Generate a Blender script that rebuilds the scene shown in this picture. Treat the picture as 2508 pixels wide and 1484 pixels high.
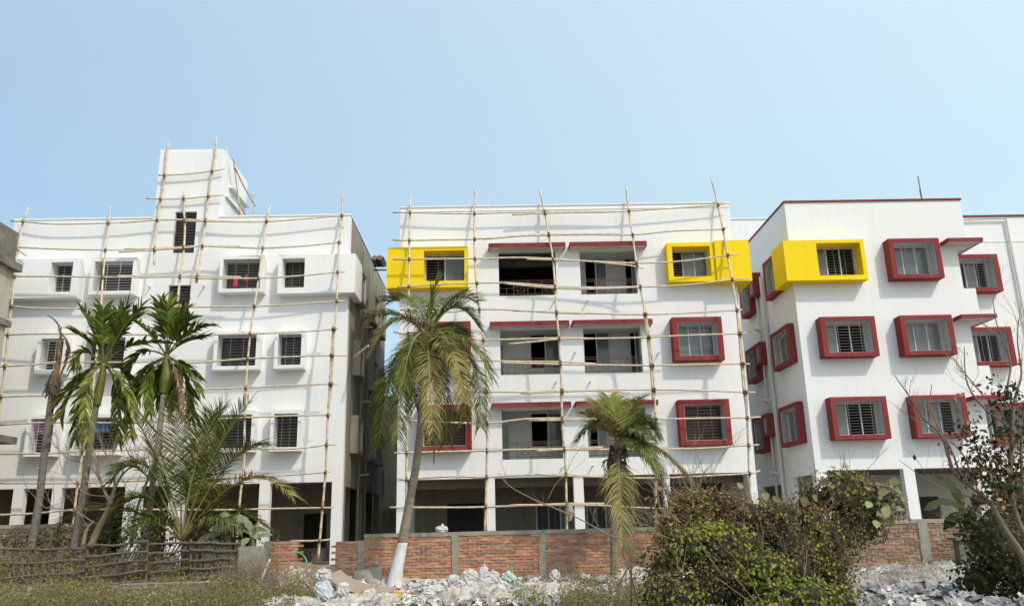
import bpy, math, random
from mathutils import Vector, noise
R_ = math.radians
sc = bpy.context.scene
col = sc.collection
for o in list(bpy.data.objects): bpy.data.objects.remove(o)

# ---------------- camera ----------------
EYE = 1.6
RM = ((0.99959566, -0.01814011, 0.02189627), (-0.01638862, 0.26173587, 0.96500039), (-0.02323625, -0.96496905, 0.26133275))
cam = bpy.data.cameras.new('camera'); camo = bpy.data.objects.new('camera', cam); col.objects.link(camo)
cam.sensor_width = 36; cam.lens = 36 * 2002 / 2508; cam.clip_start = .1; cam.clip_end = 3000
from mathutils import Matrix
camo.matrix_world = Matrix(((RM[0][0], -RM[0][1], -RM[0][2], 0), (RM[1][0], -RM[1][1], -RM[1][2], 0), (RM[2][0], -RM[2][1], -RM[2][2], EYE), (0, 0, 0, 1)))
sc.camera = camo
def P(u, v, Y):
    c = (u - 1254, v - 742, 2002)
    r = [sum(RM[i][k] * c[k] for k in range(3)) for i in range(3)]
    t = Y / r[1]
    return Vector((r[0] * t, Y, r[2] * t + EYE))

# ---------------- sky and sun ----------------
SUN = Vector((.88, -1.0, 1.42)).normalized()
el = math.asin(SUN.z); az = math.atan2(SUN.x, SUN.y)
w = bpy.data.worlds.new('World'); sc.world = w; w.use_nodes = True
nt = w.node_tree; bg = nt.nodes['Background']
sky = nt.nodes.new('ShaderNodeTexSky'); sky.sky_type = 'NISHITA'; sky.sun_disc = False
sky.sun_elevation = el; sky.sun_rotation = az
sky.air_density = 1.0; sky.dust_density = 3.0; sky.ozone_density = 2.0; sky.altitude = 0
wtc = nt.nodes.new('ShaderNodeTexCoord'); wsp = nt.nodes.new('ShaderNodeSeparateXYZ'); nt.links.new(wtc.outputs['Generated'], wsp.inputs[0])
wmr = nt.nodes.new('ShaderNodeMapRange'); wmr.inputs[1].default_value = -.6; wmr.inputs[2].default_value = .6; nt.links.new(wsp.outputs[0], wmr.inputs[0])
wmx = nt.nodes.new('ShaderNodeMix'); wmx.data_type = 'RGBA'; wmx.inputs[6].default_value = (2.75, 3.65, 4.4, 1); wmx.inputs[7].default_value = (5.3, 6.3, 6.1, 1); nt.links.new(wmr.outputs[0], wmx.inputs[0])
wad = nt.nodes.new('ShaderNodeMix'); wad.data_type = 'RGBA'; wad.blend_type = 'ADD'; wad.inputs[0].default_value = 1   # thin bright haze over the Nishita sky, paler toward the sun's side
nt.links.new(sky.outputs[0], wad.inputs[6]); nt.links.new(wmx.outputs[2], wad.inputs[7])
wmz = nt.nodes.new('ShaderNodeMapRange'); wmz.inputs[1].default_value = .34; wmz.inputs[2].default_value = .60; nt.links.new(wsp.outputs[2], wmz.inputs[0])
wtint = nt.nodes.new('ShaderNodeMix'); wtint.data_type = 'RGBA'; wtint.inputs[6].default_value = (.83, .88, .88, 1); wtint.inputs[7].default_value = (1, 1, 1, 1); nt.links.new(wmz.outputs[0], wtint.inputs[0])
wmul = nt.nodes.new('ShaderNodeMix'); wmul.data_type = 'RGBA'; wmul.blend_type = 'MULTIPLY'; wmul.inputs[0].default_value = 1
nt.links.new(wad.outputs[2], wmul.inputs[6]); nt.links.new(wtint.outputs[2], wmul.inputs[7])
nt.links.new(wmul.outputs[2], bg.inputs[0]); bg.inputs[1].default_value = .15
sun = bpy.data.lights.new('sun', 'SUN'); suno = bpy.data.objects.new('sun', sun); col.objects.link(suno)
sun.energy = 3.1; sun.angle = R_(1.6); sun.color = (1, .93, .80)
suno.rotation_euler = SUN.to_track_quat('Z', 'Y').to_euler(); suno.location = (10, -10, 30)
sc.view_settings.view_transform = 'Standard'; sc.view_settings.look = 'None'
sc.view_settings.exposure = -0.39; sc.view_settings.gamma = 1
sc.render.engine = 'CYCLES'
sc.cycles.max_bounces = 8; sc.cycles.diffuse_bounces = 4

# ---------------- materials ----------------
def mat(name, c, rough=.8, c2=None, scale=3., amt=.5, bump=0., bscale=20., island=0., stretch=None, c3=None, trans=0., spec=.3, metal=0., detail=6):
    m = bpy.data.materials.new(name); m.use_nodes = True
    n = m.node_tree; b = n.nodes['Principled BSDF']
    b.inputs['Roughness'].default_value = rough; b.inputs['Specular IOR Level'].default_value = spec
    b.inputs['Metallic'].default_value = metal
    b.inputs['Base Color'].default_value = (*c, 1)
    tc = n.nodes.new('ShaderNodeTexCoord'); vec = tc.outputs['Object']
    if stretch:
        mp = n.nodes.new('ShaderNodeMapping'); mp.inputs['Scale'].default_value = stretch
        n.links.new(vec, mp.inputs[0]); svec = mp.outputs[0]
    else: svec = vec
    out = None
    if c2:
        nz = n.nodes.new('ShaderNodeTexNoise'); nz.inputs['Scale'].default_value = scale; nz.inputs['Detail'].default_value = detail
        nz.inputs['Roughness'].default_value = .65
        n.links.new(svec, nz.inputs[0])
        rp = n.nodes.new('ShaderNodeValToRGB'); rp.color_ramp.elements[0].position = .5 - .28 * (1 - amt) - .02; rp.color_ramp.elements[1].position = .5 + .28 * (1 - amt) + .02
        rp.color_ramp.elements[0].color = (*c, 1); rp.color_ramp.elements[1].color = (*c2, 1)
        if c3:
            e = rp.color_ramp.elements.new(.5); e.color = (*c3, 1)
        n.links.new(nz.outputs[0], rp.inputs[0]); out = rp.outputs[0]
    if island:
        g = n.nodes.new('ShaderNodeNewGeometry')
        h = n.nodes.new('ShaderNodeHueSaturation')
        mr = n.nodes.new('ShaderNodeMapRange'); mr.inputs[3].default_value = 1 - island; mr.inputs[4].default_value = 1 + island
        n.links.new(g.outputs['Random Per Island'], mr.inputs[0]); n.links.new(mr.outputs[0], h.inputs['Value'])
        mh = n.nodes.new('ShaderNodeMath'); mh.operation = 'MULTIPLY'; mh.inputs[1].default_value = 7.31
        fr = n.nodes.new('ShaderNodeMath'); fr.operation = 'FRACT'
        n.links.new(g.outputs['Random Per Island'], mh.inputs[0]); n.links.new(mh.outputs[0], fr.inputs[0])
        m2 = n.nodes.new('ShaderNodeMapRange'); m2.inputs[3].default_value = .5 - island * .06; m2.inputs[4].default_value = .5 + island * .06
        n.links.new(fr.outputs[0], m2.inputs[0]); n.links.new(m2.outputs[0], h.inputs['Hue'])
        h.inputs['Color'].default_value = (*c, 1)
        if out: n.links.new(out, h.inputs['Color'])
        out = h.outputs[0]
    if out: n.links.new(out, b.inputs['Base Color'])
    if bump:
        nb = n.nodes.new('ShaderNodeTexNoise'); nb.inputs['Scale'].default_value = bscale; nb.inputs['Detail'].default_value = 5
        n.links.new(vec, nb.inputs[0])
        bp = n.nodes.new('ShaderNodeBump'); bp.inputs['Strength'].default_value = bump; bp.inputs['Distance'].default_value = .02
        n.links.new(nb.outputs[0], bp.inputs['Height']); n.links.new(bp.outputs[0], b.inputs['Normal'])
    if trans:
        t = n.nodes.new('ShaderNodeBsdfTranslucent'); mx = n.nodes.new('ShaderNodeMixShader'); mx.inputs[0].default_value = trans
        if out: n.links.new(out, t.inputs[0])
        else: t.inputs[0].default_value = (*c, 1)
        o = n.nodes['Material Output']
        n.links.new(b.outputs[0], mx.inputs[1]); n.links.new(t.outputs[0], mx.inputs[2]); n.links.new(mx.outputs[0], o.inputs[0])
    return m
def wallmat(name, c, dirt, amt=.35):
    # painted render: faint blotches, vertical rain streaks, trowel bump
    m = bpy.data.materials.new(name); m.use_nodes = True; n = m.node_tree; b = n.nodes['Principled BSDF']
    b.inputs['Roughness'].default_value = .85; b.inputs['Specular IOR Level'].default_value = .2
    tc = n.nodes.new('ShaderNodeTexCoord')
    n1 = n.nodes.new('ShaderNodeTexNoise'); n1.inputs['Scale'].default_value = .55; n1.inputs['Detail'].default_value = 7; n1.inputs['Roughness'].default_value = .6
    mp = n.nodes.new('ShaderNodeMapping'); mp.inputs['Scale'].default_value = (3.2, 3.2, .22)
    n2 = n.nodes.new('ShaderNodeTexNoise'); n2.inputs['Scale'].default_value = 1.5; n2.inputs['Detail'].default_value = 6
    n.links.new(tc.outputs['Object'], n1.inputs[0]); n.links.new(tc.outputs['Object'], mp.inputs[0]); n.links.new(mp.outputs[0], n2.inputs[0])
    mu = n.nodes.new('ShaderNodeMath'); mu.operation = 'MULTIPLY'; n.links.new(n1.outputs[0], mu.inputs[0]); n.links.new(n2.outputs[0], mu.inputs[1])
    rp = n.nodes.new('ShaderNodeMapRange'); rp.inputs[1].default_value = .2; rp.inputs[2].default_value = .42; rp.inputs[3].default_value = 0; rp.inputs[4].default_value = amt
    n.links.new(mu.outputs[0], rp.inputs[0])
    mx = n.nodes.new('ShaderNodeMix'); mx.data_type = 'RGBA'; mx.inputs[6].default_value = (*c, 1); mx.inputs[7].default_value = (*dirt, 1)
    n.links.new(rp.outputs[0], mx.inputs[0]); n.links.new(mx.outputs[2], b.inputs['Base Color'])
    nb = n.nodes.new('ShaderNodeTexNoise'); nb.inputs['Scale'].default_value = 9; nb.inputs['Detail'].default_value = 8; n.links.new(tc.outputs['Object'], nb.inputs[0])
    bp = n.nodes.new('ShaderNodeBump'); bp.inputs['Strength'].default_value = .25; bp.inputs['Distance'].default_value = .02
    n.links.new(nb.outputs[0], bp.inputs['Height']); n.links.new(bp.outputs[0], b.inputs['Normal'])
    return m
M = {}
M['white'] = wallmat('white_paint', (.79, .79, .785), (.69, .685, .67), .35)
M['red'] = wallmat('red_paint', (.225, .036, .036), (.27, .07, .062), .8)
M['yellow'] = wallmat('yellow_paint', (.86, .62, .012), (.74, .50, .02), .4)
M['cement'] = wallmat('bare_cement', (.30, .27, .21), (.17, .155, .125), .9)
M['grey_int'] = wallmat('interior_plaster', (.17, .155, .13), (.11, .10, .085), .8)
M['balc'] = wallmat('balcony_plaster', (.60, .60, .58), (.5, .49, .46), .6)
M['old'] = wallmat('weathered_concrete', (.40, .38, .30), (.16, .15, .12), 1.)
M['oldtop'] = mat('stained_concrete', (.09, .085, .07), .9, (.26, .24, .20), 1.4, .35, .4, 14)
M['frame_w'] = mat('aluminium', (.62, .64, .66), .4, spec=.5)
M['frame_d'] = mat('dark_frame', (.045, .04, .04), .5)
M['grille'] = mat('grille_metal', (.16, .15, .15), .5)
M['grille_l'] = mat('grille_pale', (.42, .42, .40), .5)
M['rust'] = mat('rusty_rail', (.11, .07, .055), .7, (.2, .11, .07), 8, .4)
M['glass'] = mat('grey_glass', (.13, .145, .15), .12, (.17, .185, .19), 1.5, .3, spec=.6)
M['dark'] = mat('dark_shutter', (.018, .016, .015), .35, (.035, .028, .024), 5, .3)
M['brick'] = mat('brick', (.46, .175, .09), .9, (.30, .12, .07), 1.6, .25, .5, 60, island=.3, c3=(.50, .235, .13))
M['brick_r'] = mat('sandy_brick', (.34, .19, .11), .95, (.22, .14, .09), 3, .3, .5, 60, island=.3)
M['mortar'] = mat('mortar', (.50, .42, .34), .95, (.34, .28, .22), 4, .4, .5, 40)
M['oldbrick'] = mat('old_brick', (.26, .20, .14), .95, (.17, .13, .10), 6, .3, .5, 50, island=.3)
M['conc'] = mat('concrete', (.36, .33, .27), .9, (.24, .225, .185), 5, .4, .5, 30)
M['bamboo'] = mat('bamboo', (.64, .55, .40), .6, (.50, .41, .28), 5, .35, island=.16)
M['rope'] = mat('rope', (.16, .085, .04), .95, (.25, .15, .08), 30, .3)
M['ground'] = mat('dusty_ground', (.24, .19, .14), .95, (.13, .105, .075), 1.1, .3, .8, 12, c3=(.30, .26, .21))
M['soil'] = mat('soil', (.26, .20, .135), .95, (.14, .105, .07), 3, .3, .9, 25)
M['rubble'] = mat('rubble_chips', (.42, .36, .30), .95, (.26, .19, .14), 5, .3, .4, 30, island=.45)
M['lime'] = mat('lime', (.56, .54, .51), .9, (.34, .30, .26), 6, .4, .5, 30)
M['limewash'] = mat('limewash', (.76, .76, .75), .9, (.5, .48, .45), 5, .25, .5, 25, stretch=(1, 1, .5))
M['sack'] = mat('white_sack', (.66, .65, .63), .6, (.38, .355, .33), 4, .2, .5, 30)
M['sack2'] = mat('dusty_sack', (.50, .44, .37), .75, (.66, .63, .59), 5, .3, .5, 30)
M['sackg'] = mat('grey_striped_sack', (.62, .63, .66), .6, (.33, .36, .42), 9, .2, .3, 30, stretch=(6, .4, .4))
M['sacky'] = mat('yellow_sack', (.66, .42, .08), .6, (.55, .36, .12), 6, .3, .3, 25)
M['green_sack'] = mat('teal_sack', (.22, .42, .36), .6, (.6, .62, .58), 5, .2, .3, 25)
M['plastic'] = mat('plastic_sheet', (.60, .59, .58), .5, (.18, .15, .12), 3.4, .2, .5, 22, c3=(.42, .37, .31), spec=.3, island=.12)
M['plastic2'] = mat('grey_tarp', (.17, .175, .18), .5, (.42, .44, .45), 2.2, .2, .5, 22, c3=(.30, .26, .21), spec=.4)
M['scrap'] = mat('scraps', (.70, .68, .66), .6, (.26, .215, .17), 3.5, .3, .4, 30, island=.5)
M['scrap_d'] = mat('grey_scraps', (.46, .46, .46), .6, (.17, .15, .125), 3.5, .3, .4, 30, island=.6)
M['wood'] = mat('old_wood', (.30, .21, .13), .85, (.18, .12, .08), 6, .3, .5, 30, stretch=(.6, 4, 4))
M['ply'] = mat('plywood', (.42, .33, .25), .85, (.30, .23, .17), 4, .3, .4, 30)
M['stick'] = mat('dark_stick', (.075, .06, .05), .9, (.15, .125, .10), 6, .4, island=.25)
M['rail'] = mat('weathered_rail', (.17, .14, .11), .9, (.09, .075, .06), 5, .3)
M['bark'] = mat('palm_bark', (.30, .25, .18), .95, (.17, .14, .10), 5, .35, .7, 25, stretch=(1, 1, 4))
M['abark'] = mat('areca_bark', (.115, .10, .085), .95, (.23, .21, .18), 4, .3, .6, 25, stretch=(1, 1, 5))
M['abark2'] = mat('areca_bark_pale', (.36, .31, .24), .95, (.24, .20, .16), 4, .3, .6, 25, stretch=(1, 1, 5))
M['fibre'] = mat('fibre', (.085, .065, .045), .95, (.17, .13, .09), 12, .3, .8, 30, stretch=(3, 3, .5))
M['tbark'] = mat('tree_bark', (.33, .26, .18), .9, (.22, .17, .12), 7, .3, .5, 30)
M['tbark_d'] = mat('dark_bark', (.13, .105, .08), .9, (.21, .17, .13), 7, .3, .5, 30)
M['twig'] = mat('twig', (.20, .15, .11), .9, (.28, .22, .17), 8, .3)
M['coco'] = mat('coconut_leaf', (.05, .078, .008), .6, (.155, .15, .03), .9, .25, island=0.7, trans=.14, spec=.14)
M['coco_y'] = mat('coconut_leaf_dry', (.17, .155, .04), .6, (.32, .265, .11), 1.2, .25, island=0.6, trans=.15, spec=.14)
M['coco_b'] = mat('coconut_leaf_grey_green', (.065, .095, .016), .6, (.17, .18, .06), .9, .25, island=0.7, trans=.12, spec=.14)
M['rachis'] = mat('rachis', (.28, .24, .10), .6, (.20, .18, .08), 4, .3)
M['areca'] = mat('areca_leaf', (.05, .085, .01), .6, (.13, .155, .02), 1.5, .25, island=0.65, trans=.14, spec=.14)
M['areca_y'] = mat('areca_leaf_yellow', (.28, .28, .06), .6, (.09, .12, .018), 1.5, .25, island=0.55, trans=.2, spec=.14)
M['dry'] = mat('dry_leaf', (.26, .17, .10), .85, (.17, .11, .07), 4, .3, island=.35, trans=.15)
M['shaft'] = mat('crownshaft', (.085, .105, .018), .5, (.17, .17, .035), 3, .3)
M['orange'] = mat('orange_sheath', (.30, .16, .06), .7, (.18, .10, .05), 5, .3)
M['banana'] = mat('banana_leaf', (.22, .25, .13), .6, (.33, .32, .20), 2, .3, island=.15, trans=.3, spec=.14)
M['vine'] = mat('vine_leaf', (.11, .15, .018), .6, (.27, .28, .045), 1.6, .25, island=0.65, trans=.3, spec=.14)
M['vine_d'] = mat('dark_leaf', (.022, .034, .012), .6, (.05, .06, .022), 2, .3, island=0.6, trans=.15, spec=.14)
M['brown'] = mat('dry_flower', (.22, .135, .065), .9, (.33, .215, .115), 2, .3, island=0.55, trans=.2)
M['broad'] = mat('broad_leaf', (.15, .16, .06), .6, (.30, .27, .15), 2.5, .3, island=.4, trans=.2, spec=.14)
M['weed'] = mat('weed', (.12, .155, .025), .8, (.32, .28, .09), 1.2, .25, island=0.6, trans=.2)
M['weed_dry'] = mat('weed_dry', (.28, .21, .11), .9, (.16, .11, .06), 1.5, .25, island=0.5, trans=.2)
M['core'] = mat('dark_core', (.03, .03, .014), .95, (.055, .045, .025), 8, .3, 1., 12)  # near black filler colour standing in for shade deep inside bushes
M['pink'] = mat('pink_cloth', (.62, .10, .20), .9, (.40, .05, .14), 12, .3)
M['purple'] = mat('purple_cloth', (.36, .10, .34), .9)
M['teal'] = mat('teal_cloth', (.06, .22, .32), .9)
M['pinkc'] = mat('curtain', (.60, .34, .30), .9)
M['flower'] = mat('red_flower', (.7, .04, .02), .7)
M['hose'] = mat('green_hose', (.06, .34, .13), .4)
M['pvc'] = mat('pvc_pipe', (.62, .62, .60), .5)
M['pipe_g'] = mat('grimy_pipe', (.30, .29, .26), .6, (.2, .19, .17), 4, .3)
M['iron'] = mat('rusty_iron', (.17, .14, .12), .8)
M['tin'] = mat('corrugated_tin', (.30, .28, .26), .5, (.2, .17, .15), 3, .3)

# ---------------- helpers ----------------
class MB:
    def __init__(s): s.v = []; s.f = []
    def add(s, vs, fs):
        k = len(s.v); s.v += [tuple(p) for p in vs]; s.f += [tuple(i + k for i in f) for f in fs]; return s
    def quad(s, a, b, c, d): return s.add((a, b, c, d), ((0, 1, 2, 3),))
    def box(s, x0, x1, y0, y1, z0, z1):
        x0, x1 = min(x0, x1), max(x0, x1); y0, y1 = min(y0, y1), max(y0, y1); z0, z1 = min(z0, z1), max(z0, z1)
        return s.add(((x0, y0, z0), (x1, y0, z0), (x1, y1, z0), (x0, y1, z0), (x0, y0, z1), (x1, y0, z1), (x1, y1, z1), (x0, y1, z1)),
                     ((0, 3, 2, 1), (4, 5, 6, 7), (0, 1, 5, 4), (1, 2, 6, 5), (2, 3, 7, 6), (3, 0, 4, 7)))
    def tube(s, pts, rad, n=6, cap=True):
        pts = [Vector(p) for p in pts]; m = len(pts)
        if not hasattr(rad, '__len__'): rad = [rad] * m
        t = (pts[1] - pts[0]).normalized()
        a = t.cross(Vector((0.13, .21, 1)) if abs(t.z) < .9 else Vector((1, .1, 0))).normalized()
        vs = []; fs = []
        for i in range(m):
            t = (pts[min(i + 1, m - 1)] - pts[max(i - 1, 0)]).normalized()
            a = (a - t * a.dot(t)).normalized(); b = t.cross(a)
            for k in range(n):
                an = 2 * math.pi * k / n; vs.append(pts[i] + (a * math.cos(an) + b * math.sin(an)) * rad[i])
        for i in range(m - 1):
            for k in range(n):
                k2 = (k + 1) % n; fs.append((i * n + k, i * n + k2, (i + 1) * n + k2, (i + 1) * n + k))
        if cap: fs.append(tuple(range(n - 1, -1, -1))); fs.append(tuple((m - 1) * n + k for k in range(n)))
        return s.add(vs, fs)
    def obox(s, c, ax, ay, az):   # oriented box, half-axis vectors
        vs = [c + ax * i + ay * j + az * k for k in (-1, 1) for j in (-1, 1) for i in (-1, 1)]
        return s.add(vs, ((0, 2, 3, 1), (4, 5, 7, 6), (0, 1, 5, 4), (1, 3, 7, 5), (3, 2, 6, 7), (2, 0, 4, 6)))
    def build(s, name, m, parent=None, base=None, smooth=False):
        if base is None: base = parent['_b'] if parent is not None else (0, 0, 0)
        bx, by, bz = base
        me = bpy.data.meshes.new(name); me.from_pydata([(x - bx, y - by, z - bz) for x, y, z in s.v], [], s.f)
        me.materials.append(M[m] if isinstance(m, str) else m)
        if smooth: me.polygons.foreach_set('use_smooth', [True] * len(me.polygons))
        me.update()
        o = bpy.data.objects.new(name, me); col.objects.link(o)
        o['_b'] = tuple(base)
        if parent is not None: o.parent = parent
        else: o.location = base
        return o
def thing(name, label, cat, base, group=None):
    o = bpy.data.objects.new(name, None); col.objects.link(o); o.location = base; o['_b'] = tuple(base)
    o['label'] = label; o['category'] = cat
    if group: o['group'] = group
    return o
def tag(o, label, cat, group=None, kind=None):
    if label: o['label'] = label
    if cat: o['category'] = cat
    if group: o['group'] = group
    if kind: o['kind'] = kind
    return o
def holed(mb, x0, x1, z0, z1, holes, y, th, axis='y', s=1):
    """wall with rectangular holes; axis 'y': plane at y (front), thickness th backwards; axis 'x': coordinates are (y,z) on plane x, thickness th*s"""
    xs = sorted({x0, x1, *[h[0] for h in holes if x0 < h[0] < x1], *[h[1] for h in holes if x0 < h[1] < x1]})
    zs = sorted({z0, z1, *[h[2] for h in holes if z0 < h[2] < z1], *[h[3] for h in holes if z0 < h[3] < z1]})
    def pt(a, d, c): return (a, y + d, c) if axis == 'y' else (y + d * s, a, c)
    def solid(i, j):
        if i < 0 or j < 0 or i >= len(xs) - 1 or j >= len(zs) - 1: return False
        cx = (xs[i] + xs[i + 1]) / 2; cz = (zs[j] + zs[j + 1]) / 2
        return not any(h[0] < cx < h[1] and h[2] < cz < h[3] for h in holes)
    for i in range(len(xs) - 1):
        for j in range(len(zs) - 1):
            if not solid(i, j): continue
            a, b, c, d = xs[i], xs[i + 1], zs[j], zs[j + 1]
            mb.quad(pt(a, 0, c), pt(b, 0, c), pt(b, 0, d), pt(a, 0, d)); mb.quad(pt(b, th, c), pt(a, th, c), pt(a, th, d), pt(b, th, d))
            if not solid(i - 1, j): mb.quad(pt(a, th, c), pt(a, 0, c), pt(a, 0, d), pt(a, th, d))
            if not solid(i + 1, j): mb.quad(pt(b, 0, c), pt(b, th, c), pt(b, th, d), pt(b, 0, d))
            if not solid(i, j - 1): mb.quad(pt(a, th, c), pt(b, th, c), pt(b, 0, c), pt(a, 0, c))
            if not solid(i, j + 1): mb.quad(pt(a, 0, d), pt(b, 0, d), pt(b, th, d), pt(a, th, d))
    return mb
def ring(mb, o, h, ya, yb, axis='y', s=1):
    """surround ring outer rect o, hole h, from ya (wall) to yb (front)"""
    def bx(a0, a1, c0, c1):
        if axis == 'y': mb.box(a0, a1, ya, yb, c0, c1)
        else: mb.box(ya, yb, a0, a1, c0, c1)
    holed(mb, o[0], o[1], o[2], o[3], [h], yb, abs(ya - yb), axis, 1 if (axis == 'y') else (1 if ya > yb else -1))
    return mb
def bez(a, b, c, n):
    return [a * (1 - t) ** 2 + b * 2 * t * (1 - t) + c * t * t for t in [i / n for i in range(n + 1)]]
def catmull(pts, n=4):
    pts = [Vector(p) for p in pts]; out = []
    q = [pts[0] * 2 - pts[1]] + pts + [pts[-1] * 2 - pts[-2]]
    for i in range(1, len(q) - 2):
        for k in range(n):
            t = k / n; p0, p1, p2, p3 = q[i - 1:i + 3]
            out.append(.5 * ((2 * p1) + (p2 - p0) * t + (2 * p0 - 5 * p1 + 4 * p2 - p3) * t * t + (3 * p1 - p0 - 3 * p2 + p3) * t ** 3))
    out.append(pts[-1]); return out

# ---------------- ground ----------------
def sst(a, b, x): t = max(0, min(1, (x - a) / (b - a))); return t * t * (3 - 2 * t)
def gz(x, y):
    h = .27 * sst(19.6, 22.8, y)
    h = h * (1 - sst(-4.6, -5.6, x)) + sst(-4.6, -5.6, x) * (.40 * sst(20.3, 20.9, y) if x < -5.4 and x > -9 else .40 * sst(18.5, 21.5, y))
    h += .42 * math.exp(-((x + 4.95) / .75) ** 2 - ((y - 22.0) / .8) ** 2)
    h += .16 * math.exp(-((x + .4) / 1.0) ** 2 - ((y - 20.5) / .7) ** 2)
    if 12 < y < 23.5 and -7 < x < 15:
        h += .10 * noise.noise(Vector((x * 1.3, y * 1.3, 0))) + .05 * noise.noise(Vector((x * 4, y * 4, 3)))
    return h
def rng(a, b, st):
    n = int(round((b - a) / st)); return [a + (b - a) * i / n for i in range(n + 1)]
gx = [-1500, -500, -150, -60] + rng(-25, -8, .3)[0:] + rng(-7.8, 12, .12) + rng(12.3, 25, .35) + [60, 150, 500, 1500]
gy = [-800, -200, -50, -10, 0, 6] + rng(9, 13, .4) + rng(13.2, 23.6, .12) + rng(24, 31, .5) + [40, 60, 120, 400, 1800]
g = MB(); g.v = [(x, y, gz(x, y)) for y in gy for x in gx]; W_ = len(gx)
g.f = [(j * W_ + i, j * W_ + i + 1, (j + 1) * W_ + i + 1, (j + 1) * W_ + i) for j in range(len(gy) - 1) for i in range(W_ - 1)]
tag(g.build('ground', 'ground', smooth=True), None, None, kind='structure')

# ---------------- windows ----------------
rnd = random.Random(7)
def window(parent, x0, x1, z0, z1, y, panes='ddd', axis='y', s=1, surround=None, frame='frame_d', grill='grille', front=.2, recess=.14, dn=.105, nv=2):
    """parent > window (outer frame) > sash bars, pane, grille, surround. s: outward normal sign helper for axis x"""
    o = -1 if axis == 'y' else s
    def B(mb, a0, a1, d0, d1, c0, c1):   # d measured inward from wall plane
        if axis == 'y': mb.box(a0, a1, y + d0, y + d1, c0, c1)
        else: mb.box(y - s * d0, y - s * d1, a0, a1, c0, c1)
    e = .004
    f = MB(); t = .045
    x0_, x1_, z0_, z1_ = x0 + e, x1 - e, z0 + e, z1 - e
    B(f, x0_, x0_ + t, recess, recess + .05, z0_, z1_); B(f, x1_ - t, x1_, recess, recess + .05, z0_, z1_)
    B(f, x0_ + t, x1_ - t, recess, recess + .05, z0_, z0_ + t); B(f, x0_ + t, x1_ - t, recess, recess + .05, z1_ - t, z1_)
    win = f.build('window', frame, parent)
    n = len(panes); wd = (x1_ - x0_ - 2 * t) / n
    sb = MB()
    for i in range(1, n):
        xc = x0_ + t + wd * i; B(sb, xc - .022, xc + .022, recess - .01, recess + .04, z0_ + t, z1_ - t)
    if sb.v: sb.build('mullion', frame, win)
    for i, p in enumerate(panes):
        if p == 'o': continue
        pb = MB(); B(pb, x0_ + t + wd * i + .023, x0_ + t + wd * (i + 1) - .023, recess + .012, recess + .02, z0_ + t + .002, z1_ - t - .002)
        pb.build('pane', 'glass' if p == 'g' else 'dark', win)
    gr = MB(); k = int((z1 - z0) / dn); d = -front + .06 if surround else recess - .07
    for i in range(1, k):
        z = z0 + (z1 - z0) * i / k; B(gr, x0 + .005, x1 - .005, d, d + .012, z - .007, z + .007)
    for i in range(1, nv + 1):
        xx = x0 + (x1 - x0) * i / (nv + 1); B(gr, xx - .009, xx + .009, d - .014, d - .002, z0 + .005, z1 - .005)
    gr.build('grille', grill, win)
    if surround:
        t1, t2, p, m = surround   # side thickness, top/bottom thickness, protrusion, material
        r = MB(); ya = y; yb = y - p if axis == 'y' else y + s * p
        ring(r, (x0 - t1, x1 + t1, z0 - t2, z1 + t2), (x0, x1, z0, z1), ya, yb, axis, s)
        r.build('surround', m, win)
        if m != 'white':
            q = MB(); g_ = .003; t_ = .012; B(q, x0 + g_, x0 + t_, -p + .03, -.002, z0 + g_, z1 - g_); B(q, x1 - t_, x1 - g_, -p + .03, -.002, z0 + g_, z1 - g_)
            B(q, x0 + t_ + .001, x1 - t_ - .001, -p + .03, -.002, z0 + g_, z0 + t_); B(q, x0 + t_ + .001, x1 - t_ - .001, -p + .03, -.002, z1 - t_, z1 - g_); q.build('reveal', 'balc', win)
    return win

FZ = [(10.42, 11.58), (7.46, 8.62), (4.47, 5.67)]   # window bands of the three storeys
# ---------------- left building ----------------
LY = 30.2; XL, XR = -18.6, -5.57
LB = thing('apartment_building', 'white unpainted-trim apartment block with stair tower, bamboo scaffolding and white window boxes', 'building', (-12, LY, 0))
cols_L = [(-16.73, -15.9), (-15.1, -13.65), (-10.26, -8.83), (-8.03, -7.17)]
holes = [(a, b, z0, z1) for a, b in cols_L for z0, z1 in FZ]
slit = [(-12.42, -11.58, 12.02, 13.42 + .3), (-12.42, -11.58, 9.2, 10.72), (-12.42, -11.58, 6.2, 7.7)]
bays = [(-18.3, -17.27), (-16.91, -15.9), (-15.57, -13.31), (-12.75, -11.75), (-11.25, -8.54), (-8.16, -5.95)]
bh = [(a, b, 0, 3.24) for a, b in bays]
fw = holed(MB(), XL, XR, -.1, 13.46, holes + slit + bh, LY, .28)
# tower front, butting on top
holed(fw, -13.23, -10.72, 13.46, 16.3, [(-12.42, -11.58, 13.2, 13.72)], LY, .28)
fw.build('wall', 'white', LB)
cap = MB(); cap.box(XL - .02, -13.25, LY - .03, LY + .3, 13.462, 13.52); cap.box(-10.7, XR + .03, LY - .03, LY + .3, 13.462, 13.52)
cap.box(XR - .27, XR + .03, LY + .3, 40.6, 13.462, 13.52); cap.build('parapet_cap', 'white', LB)
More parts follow.
